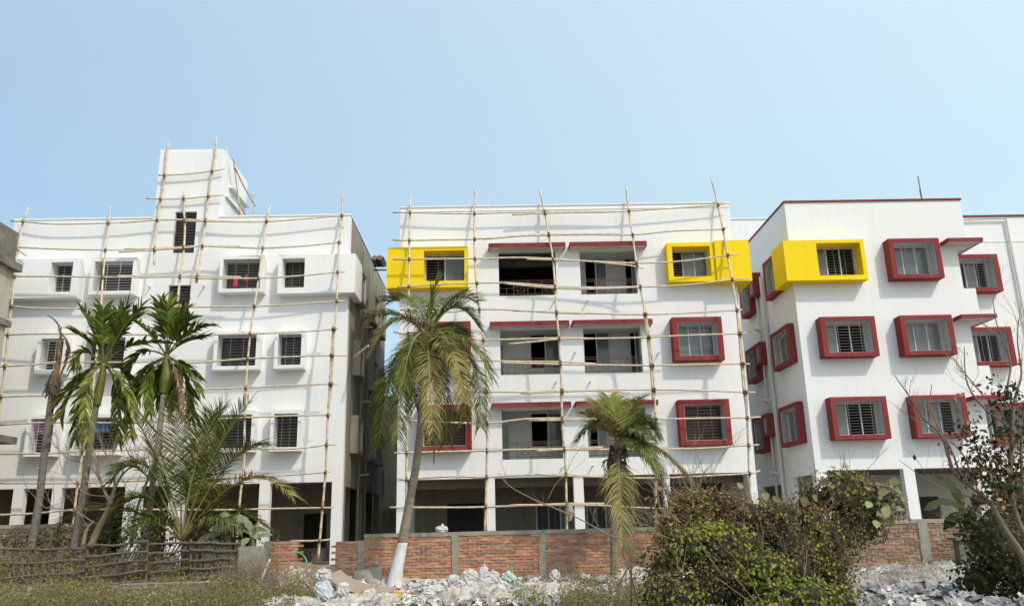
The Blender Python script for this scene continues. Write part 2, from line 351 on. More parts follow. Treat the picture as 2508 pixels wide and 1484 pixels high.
# side wall
Ls = [(31.6, 32.6), (33.6, 34.2), (35.1, 36.3), (37.6, 38.6)]
sh = [(a, b, z0, z1) for a, b in Ls for z0, z1 in FZ] + [(30.8, 34.6, .3, 3.1), (35.4, 39.6, .3, 3.1)]
sw = holed(MB(), LY + .28, 40.6, -.1, 13.46, sh, XR, .25, 'x', -1); sw.build('side_wall', 'cement', LB)
bk = MB(); bk.box(XL, XR - .25, 40.35, 40.6, 0, 13.4); bk.box(XL, XL + .25, LY + .28, 40.35, 0, 13.4); bk.build('rear_wall', 'cement', LB)
fl = MB()
for z in (3.24, 6.3, 9.3, 12.2): fl.box(XL + .26, XR - .26, LY + .282, 40.34, z, z + .14)
fl.box(-13, -12.9, LY + .282, 40.3, 0, 13.3) ; fl.box(-11.1, -11.0, LY + .282, 40.3, 3.4, 13.3)
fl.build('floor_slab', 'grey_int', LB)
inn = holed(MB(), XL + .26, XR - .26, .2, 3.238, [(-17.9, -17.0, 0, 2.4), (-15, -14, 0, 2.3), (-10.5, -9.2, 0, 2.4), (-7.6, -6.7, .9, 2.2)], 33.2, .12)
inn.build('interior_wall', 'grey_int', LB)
tw = MB(); tw.box(-10.97, -10.72, LY + .28, 33.45, 12.5, 16.3); tw.box(-13.23, -12.98, LY + .28, 33.45, 12.5, 16.3); tw.box(-12.98, -10.97, 33.2, 33.45, 12.5, 16.3)
tw.box(-13.2, -10.75, LY + .03, 33.4, 16.302, 16.4)
tw.build('stair_tower', 'white', LB)
tt = MB(); tt.box(-10.718, -10.66, LY + .02, LY + .35, 13.5, 16.28); tt.box(-10.718, -10.55, LY + .9, 33.3, 15.1, 15.2); tt.box(-10.718, -10.62, LY + .5, 33.4, 14.55, 14.62); tt.build('tower_moulding', 'white', LB)
pp = MB(); pp.tube([P(1215 * .3241, 320.7 + .3241 * 175, 30.4), P(1215 * .3241, 320.7 + .3241 * 140, 30.4)], .04); pp.build('vent_pipe', 'pvc', LB)
pp = MB(); ta, tb = P(556, 392, 30.5), P(555, 362, 30.5); pp.tube([ta, tb], .035); pp.tube([tb + Vector((-.08, 0, .03)), tb + Vector((.06, 0, -.02))], .04); pp.build('vent_pipe', 'pvc', LB)
for ci, (a, b) in enumerate(cols_L):
    for ri, (z0, z1) in enumerate(FZ):
        big = b - a > 1
        wrap = ri == 0 and ci in (0, 3)
        wn = window(LB, a, b, z0, z1, LY, 'dd' if big else 'd', surround=None if wrap else (.12, .14, .45, 'white'), front=.45, recess=.1, grill='grille_l' if ci == 0 or (ci == 1 and ri == 0) else 'grille')
        if wrap:
            r = MB(); X0, X1 = (XL - .4, b + .25) if ci == 0 else (a - .14, XR + .32)
            holed(r, X0, X1, 10.19, 11.72, [(a, b, z0, z1)], LY - .45, .449)
            if ci == 3: r.box(XR + .004, XR + .318, LY + .001, 31.3, 10.192, 11.718)
            r.build('surround', 'white', wn)
for h in slit:
    window(LB, h[0], h[1], h[2], h[3], LY, 'dd', recess=.16, nv=1, dn=.12)
for a, b in Ls:
    for ri, (z0, z1) in enumerate(FZ):
        window(LB, a, b, z0, z1, XR, 'd', 'x', 1, surround=(.1, .12, .3, 'cement') if b - a > .8 else None, front=.3, nv=1)
for yy, z1 in ((33.0, 12.9), (34.75, 12.6), (36.9, 12.6)):
    m = MB(); m.tube([(XR + .10, yy, z1), (XR + .10, yy, .3)], .04, 8); m.build('drain_pipe', 'pipe_g', LB)
m = MB()
for z in (9.6, 6.5, 3.6):
    m.tube([(XR + .1, 33.0, z), (XR + .45, 33.2, z + .05), (XR + .1, 34.7, z + .2)], .05, 7)
m.build('branch_pipe', 'pipe_g', LB)
for a in (-14.35, -13.0, -11.2, -10.55):
    q = {-14.35: (1135, 1180), -13.0: (1545, 1175)}.get(a)
    if q:
        c = P(q[0] * .3241, 320.7 + .3241 * q[1], LY); m = MB(); m.tube([c, c + Vector((.02, -.28, -.04))], .03, 7); m.build('spout', 'pvc', LB)

# ---------------- middle building ----------------
q5 = lambda x, y: (922.1 + .38365 * x, 441 + .38365 * y)
q6 = lambda x, y: (1162.6 + .3788 * x, 922.1 + .3788 * y)
MY = 29.5; XL2, XR2 = -3.54, 9.2
BM = thing('apartment_building', 'white apartment block with yellow corner window boxes, red sunshades and balconies behind scaffolding', 'building', (3, MY, 0))
balx = [(.2, 2.36), (3.28, 5.42)]
BZ = [(9.87, 11.62), (6.87, 8.6), (3.83, 5.6)]
mw = [(-2.59, -1.08), (6.72, 8.15)]
MWZ = [(10.37, 11.55), (7.37, 8.64), (4.32, 5.6)]
mbays = [(-3.24, -.39), (-.09, 2.69), (3.04, 5.87), (6.11, 8.9)]
holes = [(a, b, c, d) for a, b in balx for c, d in BZ] + [(a, b, c, d) for a, b in mw for c, d in MWZ] + [(a, b, 0, 3.2) for a, b in mbays]
holed(MB(), XL2, XR2, -.1, 13.45, holes, MY, .28).build('wall', 'white', BM)
m = MB(); m.box(XL2 - .03, XR2 + .03, MY - .035, MY + .3, 13.452, 13.5); m.box(XL2 - .0, XR2 + .0, MY - .02, MY - .002, 13.28, 13.31); m.build('parapet_cap', 'white', BM)
holed(MB(), MY + .28, 41, -.1, 13.45, [(31, 34, .3, 3.1)], XL2, .25, 'x', 1).build('side_wall', 'white', BM)
holed(MB(), MY + .28, 41, -.1, 13.45, [], XR2, .25, 'x', -1).build('side_wall', 'white', BM)
m = MB(); m.box(XL2 + .25, XR2 - .25, 40.7, 41, 0, 13.4); m.build('rear_wall', 'white', BM)
m = MB()
for z in (3.2, 6.3, 9.3, 12.2): m.box(XL2 + .26, XR2 - .26, MY + .282, 40.69, z, z + .14)
for x in (-.4, 2.8, 6.1): m.box(x, x + .12, 31.2, 40.6, 3.35, 12.19)
m.box(XL2 + .27, XR2 - .27, MY + .7, MY + .9, 2.9, 3.199)
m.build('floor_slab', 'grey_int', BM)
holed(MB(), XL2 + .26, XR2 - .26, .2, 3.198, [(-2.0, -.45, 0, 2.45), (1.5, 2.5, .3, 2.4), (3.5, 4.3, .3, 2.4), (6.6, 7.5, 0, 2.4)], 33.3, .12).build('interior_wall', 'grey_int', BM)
for a, b in ((1.5, 2.5), (3.5, 4.3)):
    window(BM, a, b, .3, 2.4, 33.3, 'dd', recess=.03, frame='frame_w', nv=3, dn=.4)
m = MB()
for a in (-2.0,):
    m.tube([(a, 33.1, 1.0), (a + 1.55, 33.1, 1.0)], .025); 
    for i in range(3): m.tube([(a + .05 + .7 * i, 33.1, .2), (a + .05 + .7 * i, 33.1, 1.0)], .02)
m.build('interior_railing', 'iron', BM)
def railing(parent, x0, x1, z0, y, h=.62):
    m = MB()
    for zz in (z0 + h, z0 + h - .08, z0 + .1): m.tube([(x0, y, zz), (x1, y, zz)], .013, 4)
    n = 4; wd = (x1 - x0) / n
    for i in range(n + 1): m.tube([(x0 + wd * i, y, z0), (x0 + wd * i, y, z0 + h)], .011, 4)
    for i in range(n):
        a = x0 + wd * i; c = (a + wd / 2, z0 + .1 + (h - .18) / 2); s_ = .14
        if i % 2 == 1 or n < 4:
            sq = [(c[0] - s_, c[1] - s_), (c[0] + s_, c[1] - s_), (c[0] + s_, c[1] + s_), (c[0] - s_, c[1] + s_)]
            for k in range(4):
                p, q = sq[k], sq[(k + 1) % 4]; m.tube([(p[0], y, p[1]), (q[0], y, q[1])], .009, 4)
            m.tube([(sq[0][0], y, sq[0][1]), (sq[2][0], y, sq[2][1])], .008, 4); m.tube([(sq[1][0], y, sq[1][1]), (sq[3][0], y, sq[3][1])], .008, 4)
            for dz in (-.06, .06):
                m.tube([(a, y, c[1] + dz), (c[0] - s_, y, c[1] + dz)], .008, 4); m.tube([(c[0] + s_, y, c[1] + dz), (a + wd, y, c[1] + dz)], .008, 4)
        else:
            m.tube([(a, y, c[1]), (a + wd, y, c[1])], .009, 4); m.tube([(a + wd / 2, y, z0 + .1), (a + wd / 2, y, c[1])], .009, 4)
    return m.build('railing', 'rust', parent)
for bi, (a, b) in enumerate(balx):
    for ri, (c, d) in enumerate(BZ):
        m = MB()     # recessed balcony room
        Y1 = 31.1
        lo = c - .25
        m.box(a - .3, a - .18, MY + .282, Y1, lo, 12.1 if ri == 0 else d + .2); m.box(b + .18, b + .3, MY + .282, Y1, lo, 12.1 if ri == 0 else d + .2)
        m.box(a - .18, b + .18, MY + .282, Y1, lo - .05, lo); m.box(a - .18, b + .18, MY + .282, Y1, d + .12, d + .2)
        def hp(q, x0, y0, x1, y1): A_, B_ = P(*q(x0, y0), Y1), P(*q(x1, y1), Y1); return (A_.x, B_.x, max(lo, B_.z), A_.z)
        hl = [[[(a - .31, b + .31, lo, 11.5)], [hp(q5, 1325, 500, 1480, 760), hp(q5, 1580, 495, 1690, 760)]],
              [[(a - .31, .34, lo, 8.35), hp(q5, 978, 985, 1180, 1195)], [hp(q5, 1318, 975, 1495, 1170), hp(q5, 1612, 970, 1705, 1300)]],
              [[(a - .31, .50, lo, 5.3), hp(q6, 360, 235, 590, 445)], [hp(q6, 735, 230, 860, 445), hp(q6, 960, 230, 1120, 445)]]][ri][bi]
        m2 = holed(MB(), a - .3, b + .3, lo, (12.1 if ri == 0 else d + .2), hl, Y1 + .002, .12)
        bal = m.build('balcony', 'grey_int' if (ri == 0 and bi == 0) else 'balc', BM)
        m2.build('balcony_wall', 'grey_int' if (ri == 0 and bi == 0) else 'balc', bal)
        railing(bal, a + .01, b - .01, c, MY + .12)
        for k, h in enumerate(hl):
            if ri == 0 and bi == 0: continue
            dm = MB(); t = .035
            dm.box(h[0], h[0] + t, Y1 + .03, Y1 + .07, h[2], h[3]); dm.box(h[1] - t, h[1], Y1 + .03, Y1 + .07, h[2], h[3]); mid = (h[0] + h[1]) / 2
            dm.box(mid - .02, mid + .02, Y1 + .03, Y1 + .07, h[2], h[3]); dm.box(h[0] + t, mid - .02, Y1 + .035, Y1 + .065, h[3] - t, h[3]); dm.box(mid + .02, h[1] - t, Y1 + .035, Y1 + .065, h[3] - t, h[3])
            dd = dm.build('balcony_door', 'frame_w', bal)
            pm = MB(); pm.box(mid + .021, h[1] - t - .001, Y1 + .045, Y1 + .05, h[2], h[3] - t - .002); pm.build('pane', 'glass', dd)
for ri, (xs_, z) in enumerate([([(-.15, 2.7), (2.9, 5.77)], 11.62), ([(-.15, 2.72), (2.88, 5.78)], 8.6), ([(-.14, 2.66), (2.86, 5.78)], 5.62)]):
    for x0, x1 in xs_:
        m = MB(); m.box(x0, x1, MY - .45, MY - .002, z + .03, z + .07)
        s_ = m.build('sunshade', 'balc', BM)
        f_ = MB(); f_.box(x0 - .012, x1 + .012, MY - .475, MY - .452, z, z + .17); f_.box(x0 - .025, x0 - .002, MY - .452, MY - .002, z, z + .16); f_.box(x1 + .002, x1 + .025, MY - .452, MY - .002, z, z + .16)
        f_.box(x0, x1, MY - .45, MY - .002, z + .072, z + .155)
        f_.build('sunshade_edge', 'red', s_)
# yellow wrap boxes
for k, (a, b) in enumerate(mw):
    for ri, (c, d) in enumerate(MWZ):
        win = window(BM, a, b, c, d, MY, 'ogg' if k and ri == 0 else ('og' if ri == 0 else ('ggg' if ri == 1 else 'dd')), recess=.1, frame='frame_w' if ri < 2 else 'frame_d', front=.45,
                     surround=None if ri == 0 else (.2, .17, .45, 'red'), grill='grille' if ri < 2 else 'rust')
        if ri == 0:
            r = MB()
            X0, X1 = (-3.97, -.95) if k == 0 else (6.53, 9.62)
            if k == 0:
                holed(r, X0, X1, 10.12, 11.7, [(a, b, c, d)], MY - .45, .449)
                r.box(X0 + .002, XL2 - .003, MY + .001, 30.9, 10.122, 11.698)
            else:
                holed(r, X0, 8.32, 10.17, 11.7, [(a, b, c, d)], MY - .45, .449)
                r.box(8.322, X1, MY - .53, MY - .001, 10.14, 11.74); r.box(XR2 + .003, X1 - .002, MY + .001, 30.9, 10.142, 11.738)
            r.build('surround', 'yellow', win)
for (x, y) in [q5(1138, 768), q5(1350, 768), q5(1150, 1285), q5(1368, 1285), q5(1272, 1097), q6(572, 588), q6(768, 578), q5(1808, 1098)]:
    c = P(x, y, MY - .25); m = MB(); m.tube([c, c + Vector((0, .245, .02))], .028, 7); m.build('spout', 'pvc', BM)

# ---------------- right building ----------------
RY = 29.5; XA, XB = 11.35, 18.27
BR = thing('apartment_building', 'finished white apartment block with red and yellow framed windows and red roof edge', 'building', (15, RY, 0))
rc = [(12.18, 13.85), (15.15, 16.73)]
RZ = [(10.3, 11.57), (7.38, 8.57), (4.39, 5.6)]
notch = [(17.82, 18.4, z, z + 1.66) for z in (9.84, 6.86, 3.86)]
rbays = [(11.75, 14.5), (14.9, 17.75)]
holed(MB(), XA, XB, -.1, 13.42, [(a, b, c, d) for a, b in rc for c, d in RZ] + notch + [(a, b, 0, 3.2) for a, b in rbays], RY, .28).build('wall', 'white', BR)
m = MB(); m.box(XA - .04, XB + .04, RY - .05, RY + .3, 13.422, 13.49); m.box(XA - .04, XA + .3, RY + .3, 38, 13.422, 13.49); m.box(XB - .2, XB + .04, RY + .3, 31.25, 13.422, 13.49)
m.box(XB + .05, 30, 31.25, 31.6, 13.38, 13.45); m.build('parapet_cap', 'red', BR)
sholes = [(30.15, 31.85, c, d) for c, d in RZ] + [(33.9, 35.0, c, d) for c, d in RZ] + [(33.2, 33.65, c + .55, d) for c, d in RZ]
holed(MB(), RY + .28, 38, -.1, 13.42, sholes + [(29.9, 32.1, .2, 3.1), (33, 36, .2, 2.9)], XA, .25, 'x', 1).build('side_wall', 'white', BR)
holed(MB(), RY + .28, 31.3, -.1, 13.42, [(RY + .2, 31.1, z, z + 1.66) for z in (9.84, 6.86, 3.86)] + [(29.9, 31.2, 0, 3.1)], XB, .22, 'x', -1).build('side_wall', 'white', BR)
# wing
wz = [(10.25, 11.47), (7.26, 8.47), (4.3, 5.5)]
holed(MB(), XB, 30, -.1, 13.378, [(18.65, 20.03, c, d) for c, d in wz] + [(22.4, 23.8, c, d) for c, d in wz] + [(18.6, 21.4, 0, 3.1), (21.8, 25, 0, 3.1)], 31.3, .28).build('wing_wall', 'white', BR)
m = MB()
for z in (3.2, 6.3, 9.3, 12.2): m.box(XA + .27, XB - .24, RY + .282, 37.9, z, z + .14); m.box(XB - .23, 29.9, 31.6, 37.9, z, z + .14)
m.box(14.4, 14.5, 30, 37.8, 3.35, 12.1)
m.build('floor_slab', 'grey_int', BR)
m = MB(); m.box(XA + .26, 30, 37.9, 38.1, 0, 13.37); m.box(29.9, 30, 31.6, 37.89, 0, 13.37); m.build('rear_wall', 'white', BR)
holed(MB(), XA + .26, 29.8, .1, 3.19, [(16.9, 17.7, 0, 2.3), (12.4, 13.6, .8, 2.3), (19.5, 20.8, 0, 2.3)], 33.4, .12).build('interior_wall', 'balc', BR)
for z in (9.3, 6.3, 3.3): m = MB(); m.box(17.2, 17.3, RY + .3, 31.28, z + .45, z + 2.4); m.build('balcony_wall', 'white', BR)
for z in (9.84, 6.86, 3.86):
    m = MB(); m.box(17.32, XB - .22, RY + .29, 31.29, z - .5, z - .42); m.build('balcony_floor', 'balc', BR)
    m = MB(); m.box(17.22, 18.52, RY - .55, RY - .002, z + 1.70, z + 1.76); m.box(XB + .002, 18.52, RY, 31.28, z + 1.70, z + 1.76)
    s_ = m.build('sunshade', 'balc', BR)
    m = MB(); m.box(17.20, 18.54, RY - .575, RY - .552, z + 1.68, z + 1.83); m.box(17.195, 17.218, RY - .55, RY - .002, z + 1.68, z + 1.83); m.box(18.522, 18.545, RY - .55, 31.28, z + 1.68, z + 1.83)
    m.box(17.22, 18.52, RY - .55, RY - .002, z + 1.762, z + 1.81); m.box(XB + .002, 18.52, RY, 31.28, z + 1.762, z + 1.81)
    m.build('sunshade_edge', 'red', s_)
rp = [['goo', 'ggg'], ['goo', 'ggg'], ['goo', 'ggo']]
for k, (a, b) in enumerate(rc):
    for ri, (c, d) in enumerate(RZ):
        yel = k == 0 and ri == 0
        win = window(BR, a, b, c, d, RY, rp[ri][k], recess=.1, frame='frame_w', front=.5, surround=None if yel else (.18, .15, .46, 'red'), dn=.1, nv=3)
        if yel:
            r = MB(); holed(r, 10.93, 14.0, 10.12, 11.7, [(a, b, c, d)], RY - .5, .499); r.box(10.932, XA - .003, RY + .001, 30.35, 10.122, 11.698); r.build('surround', 'yellow', win)
for c, d in RZ:
    window(BR, 30.15, 31.85, c, d, XA, 'ggg', 'x', -1, recess=.08, frame='frame_w', front=.25, surround=(.18, .15, .25, 'red'), dn=.1, nv=3)
    window(BR, 33.9, 35.0, c, d, XA, 'gg', 'x', -1, recess=.08, frame='frame_w', front=.35, surround=(.12, .13, .35, 'red'), dn=.1)
    window(BR, 33.2, 33.65, c + .55, d, XA, 'd', 'x', -1, recess=.08, frame='frame_w', front=.35, surround=(.12, .13, .35, 'red'), dn=.12, nv=1)
for c, d in wz:
    window(BR, 18.65, 20.03, c, d, 31.3, 'ogo' if c > 10 else 'goo', recess=.1, frame='frame_w', front=.45, surround=(.2, .16, .45, 'red'), dn=.1, nv=3)
    window(BR, 22.4, 23.8, c, d, 31.3, 'ggg', recess=.1, frame='frame_w', front=.45, surround=(.2, .16, .45, 'red'), dn=.1, nv=3)
m = MB(); m.tube([(XA - .12, 32.75, 11.4), (XA - .12, 32.75, .3)], .075, 8)
for z in (9.3, 6.3, 3.4): m.tube([(XA - .12, 32.75, z - .08), (XA - .12, 32.75, z + .08)], .10, 8)
m.build('drain_pipe', 'pvc', BR)
m = MB(); m.tube([(XA - .1, 33.6, 11.2), (XA - .1, 33.6, .3)], .05, 8)
for z in (9.2, 6.2, 3.3): m.tube([(XA - .1, 33.6, z), (XA - .4, 33.3, z + .1), (XA - .1, 32.8, z)], .05, 7)
m.build('drain_pipe', 'pvc', BR)
m = MB(); m.tube([(18.3, 31.2, 13.25), (21.1, 31.2, 13.25), (21.1, 31.2, .3)], .05, 8); m.build('drain_pipe', 'pvc', BR)
m = MB(); m.box(XB + .1, 30, 31.28, 31.298, 12.28, 12.32); m.build('wall_band', 'white', BR)
m = MB(); m.tube([(17.2, 30.2, 13.3), (17.17, 30.2, 14.75)], .02, 6); m.tube([(17.18, 30.2, 13.3), (17.14, 30.2, 14.2)], .012, 5); m.build('roof_rod', 'iron', BR)

# ---------------- other buildings ----------------
# old weathered building at the left edge (its right flank recedes)
OB = thing('old_building', 'weathered stained concrete building with mouldy ledges at the left edge', 'building', (-20, 24, 0))
m = MB(); m.box(-26, -16.42, 18, 27, 0, 10.35); m.build('wall', 'old', OB)
m = MB(); m.box(-26, -16.42, 18, 27, 10.62, 11.73); m.build('parapet', 'oldtop', OB)
m = MB(); m.box(-26, -16.22, 17.8, 27.15, 10.352, 10.618); m.box(-26, -16.3, 18, 27.1, 8.4, 8.6); m.box(-26, -15.65, 17.9, 27.2, 4.5, 4.72); m.build('ledge', 'oldtop', OB)
# grey rear house seen down the gap
m = thing('rear_house', 'dim grey house with dark window down the gap between the scaffolded blocks', 'building', (-6, 47, 0))
b_ = holed(MB(), -14, 2, 0, 8.6, [(-7.2, -6.1, 3.2, 4.6), (-8.5, -7.7, 5.8, 7.0), (-5.3, -4.6, 5.6, 6.4)], 45, .3); b_.box(-14, 2, 46, 52, 0, 8.6)
b_.build('wall', 'cement', m)
for a, b, c, d in ((-7.2, -6.1, 3.2, 4.6), (-8.5, -7.7, 5.8, 7.0), (-5.3, -4.6, 5.6, 6.4)): window(m, a, b, c, d, 45, 'd', recess=.1)
s_ = MB()
for i in range(40):
    x = -8.5 + i * .1; s_.box(x, x + .06, 42.5, 44.95, 2.5 + .0, 2.56)
s_.build('tin_canopy', 'tin', m)
m = thing('rear_block', 'plain white rear block between the scaffolded block and red edged block', 'building', (16, 46, 0))
b_ = MB(); b_.box(12.5, 24, 46, 56, 0, 19.0); b_.build('wall', 'white', m)
b_ = MB(); b_.box(12.4, 24.1, 45.95, 56.1, 19.002, 19.1); b_.build('parapet_cap', 'white', m)
c = P(1868, 560, 45.7); b_ = MB(); b_.tube([c, c + Vector((0, .28, .02))], .05, 7); b_.build('spout', 'pvc', m)

# ---------------- scaffolding ----------------
def bpoly(mb, pts, r0=.038, r1=.03, seed=0):
    """bamboo pole along points with raised nodes"""
    rr = random.Random(seed)
    c = catmull(pts, 3); d = [0]
    for i in range(1, len(c)): d.append(d[-1] + (c[i] - c[i - 1]).length)
    L = d[-1]; ss = []; x = .02
    base = []; s0 = 0
    nodes = []; x = rr.uniform(.1, .4)
    while x < L - .1: nodes.append(x); x += rr.uniform(.32, .48)
    st = [(0, 1)]
    for n_ in nodes: st += [(n_ - .03, 1), (n_, 1.3), (n_ + .03, 1)]
    st.append((L, 1))
    out = []; rad = []
    for s_, k in st:
        i = 1
        while i < len(d) - 1 and d[i] < s_: i += 1
        t = (s_ - d[i - 1]) / max(1e-6, d[i] - d[i - 1]); p = c[i - 1].lerp(c[i], max(0, min(1, t)))
        if k > 1: p = p + Vector((rr.uniform(-.008, .008), 0, rr.uniform(-.008, .008)))
        out.append(p); rad.append((r0 + (r1 - r0) * s_ / L) * k)
    mb.tube(out, rad, 7)
def dist(z): return max(.10, min(1.22, .12 + (13.5 - z) * .27))
def sp(u, v, Yw, off=0, dmin=None):
    z = P(u, v, Yw - .5).z; d = dist(z)
    if dmin: d = max(dmin, d)
    return P(u, v, Yw - d - off)
def lash(mb, c, seed):
    rr = random.Random(seed)
    for k in range(3):
        a = rr.uniform(0, 3.1); v = Vector((math.cos(a), .25, math.sin(a))) * .062
        w_ = Vector((-math.sin(a), .6, math.cos(a))).normalized() * .06
        pts = [c + v * math.cos(t) * 1. + w_ * math.sin(t) for t in [i * math.pi / 4 for i in range(9)]]
        mb.tube(pts, .021, 5)
    kn = []
    for i in range(7):
        for j in range(8):
            th = math.pi * i / 6; ph = math.pi * j / 4; q = .046 * (1 + .3 * rr.uniform(-1, 1)); kn.append(c + Vector((math.sin(th) * math.cos(ph) * q, math.sin(th) * math.sin(ph) * q * 1.9 - .02, math.cos(th) * q * 1.15)))
    mb.add(kn, [(i * 8 + j, (i + 1) * 8 + j, (i + 1) * 8 + (j + 1) % 8, i * 8 + (j + 1) % 8) for i in range(6) for j in range(8)])
    for k in range(2):
        mb.tube([c, c + Vector((rr.uniform(-.05, .05), -.06, -.08)), c + Vector((rr.uniform(-.08, .08), -.06, -rr.uniform(.12, .25)))], .007, 4)
def interp(pl, v, ax=1):
    for i in range(len(pl) - 1):
        a, b = pl[i], pl[i + 1]
        if min(a[ax], b[ax]) <= v <= max(a[ax], b[ax]) and a[ax] != b[ax]:
            t = (v - a[ax]) / (b[ax] - a[ax]); return a[1 - ax] + (b[1 - ax] - a[1 - ax]) * t
    return None
def scaffold(label, Yw, poles, rails, base, extra=None):
    S = thing('bamboo_scaffold', label, 'scaffold', base)
    for i, pl in enumerate(poles):
        m = MB(); bpoly(m, [sp(u, v, Yw) for u, v in pl], .035, .042, i); m.build('upright_pole', 'bamboo', S, smooth=True)
    for i, rl in enumerate(rails):
        m = MB(); bpoly(m, [sp(u, v, Yw, .085) for u, v in rl], .036, .028, 50 + i); m.build('cross_pole', 'bamboo', S, smooth=True)
    k = 0
    for pl in poles:
        for rl in rails:
            # intersect: iterate
            v = rl[len(rl) // 2][1]; u = None
            for _ in range(6):
                u = interp(pl, v, 1)
                if u is None: break
                v2 = interp(rl, u, 0)
                if v2 is None: u = None; break
                v = v2
            if u is not None: L_ = MB(); lash(L_, sp(u, v, Yw, .05), k); k += 1; L_.build('rope_lashing', 'rope', S)
    return S
Z1 = lambda l: [(.3241 * x, 320.7 + .3241 * y) for x, y in l]
Z2 = lambda l: [(481.1 + .3512 * x, 441 + .3512 * y) for x, y in l]
Z5 = lambda l: [q5(*p) for p in l]
Z6 = lambda l: [q6(*p) for p in l]
polesL = [[(69.7, 508.7), (56.7, 542.7), (45, 606), (36, 677), (28.5, 748.5), (21, 802), (14, 885), (2, 976), (-6, 1060), (-14, 1200), (-18, 1320)],
 [(270, 505.5), (266, 546), (259, 607.5), (252, 679), (247, 755), (235.6, 873), (226, 965), (220.7, 1002.6), (202, 1105), (184, 1234), (175, 1330)],
 [(662, 502.5), (653, 543), (644.4, 602.5), (634, 680), (623, 750), (613, 817), (607, 878), (602, 950), (599, 1022.5), (598, 1138), (590, 1198.5), (584, 1263), (578, 1345)],
 [(838.6, 476), (837.6, 529), (830.6, 594), (827, 666), (825, 738), (820, 797), (815, 869.5), (812, 940), (803.6, 1015), (800, 1089), (797, 1157), (790, 1242), (779, 1369)],
 [(817, 790), (811, 869), (808, 940), (804, 1000)],
 [(416.5, 345), (410, 359.6), (403.5, 429), (394, 487.6), (385.7, 539.5), (379, 609), (377.6, 648)],
 [(529, 334), (529, 366), (520, 419.5), (510.5, 481), (504, 538), (496, 603), (483, 679), (481, 693)],
 [(450.5, 470), (451, 528), (453, 547.6), (450.5, 609), (441.4, 679), (434.3, 745)]]
railsL = [Z1([(80, 680), (175, 685), (420, 705), (820, 697), (920, 692)]) , Z1([(915, 695), (1190, 675), (1400, 672), (1555, 675), (1740, 685), (1979, 690)]) + Z2([(490, 290)]), Z1([(1390, 682), (1740, 686)]),
 Z2([(0, 282), (240, 292), (490, 290), (750, 272), (1015, 250), (1065, 250)]),
 Z1([(140, 880), (450, 893), (800, 900), (950, 898)]), Z1([(900, 915), (1170, 900), (1390, 885), (1530, 870), (1745, 872), (1815, 870)]), Z1([(940, 895), (1170, 890), (1390, 878), (1530, 870), (1745, 880), (1979, 885)]) + Z2([(460, 475)]), Z2([(300, 470), (460, 475), (750, 460), (995, 435), (1015, 432)]),
 Z1([(100, 1098), (450, 1100), (780, 1105), (1100, 1105), (1360, 1103), (1520, 1110)]), Z1([(890, 1098), (1360, 1096), (1490, 1095), (1820, 1103)]), Z2([(0, 685), (435, 685), (750, 665), (985, 642), (1035, 640)]),
 Z1([(80, 1325), (300, 1340), (760, 1345), (900, 1340)]), Z1([(790, 1350), (1100, 1335), (1340, 1318), (1490, 1302)]), Z1([(1000, 1335), (1340, 1328)]) + Z2([(0, 885), (405, 880), (700, 865), (980, 845), (1035, 843)]),
 [(-10, 821), (80, 817.5), (183, 817.5), (330, 819)], [(300, 819), (481, 820), (612.8, 817.5), (727, 813), (818, 806), (829, 804.5)],
 [(-10, 898), (80, 893), (148, 886), (242, 887), (323, 887), (420, 886)], [(380, 889), (481, 888), (607, 878), (727, 873), (813, 870), (848, 871)],
 [(-10, 972), (80, 969), (134, 969.7), (240, 967), (350, 962)], [(310, 964), (481, 954), (602, 949.6), (727, 943), (811, 940), (827, 940.7)],
 [(-10, 1041), (18, 1038.6), (138, 1034), (322, 1036)], [(290, 1037), (460, 1029), (598, 1022.5), (710, 1018), (803.6, 1016), (813, 1017)],
 [(-10, 1111), (138, 1109), (207, 1104), (400, 1101)], [(380, 1103), (599, 1099), (639, 1099), (728, 1098), (800, 1089), (822.6, 1088.7)],
 [(-10, 1182.5), (184, 1182.5), (322, 1176.5)], [(300, 1178), (500, 1172), (709, 1162.5), (796, 1156), (809, 1155)],
 [(-10, 1260.7), (83, 1257), (184, 1248), (368, 1245.5)], [(340, 1247), (570, 1248), (641, 1245.5), (788.5, 1243), (817, 1242)],
 [(711, 1324), (779, 1323.5), (809, 1320)],
 Z1([(1200, 335), (1245, 335), (1440, 325), (1605, 305), (1698, 288)]), Z1([(1105, 510), (1215, 515), (1390, 513), (1575, 495), (1690, 485)]),
 Z1([(135, 885), (165, 920), (200, 945)])]
SL = scaffold('bamboo scaffold lashed against the white block with the stair tower', LY, polesL, railsL, (-12, 29, .3))
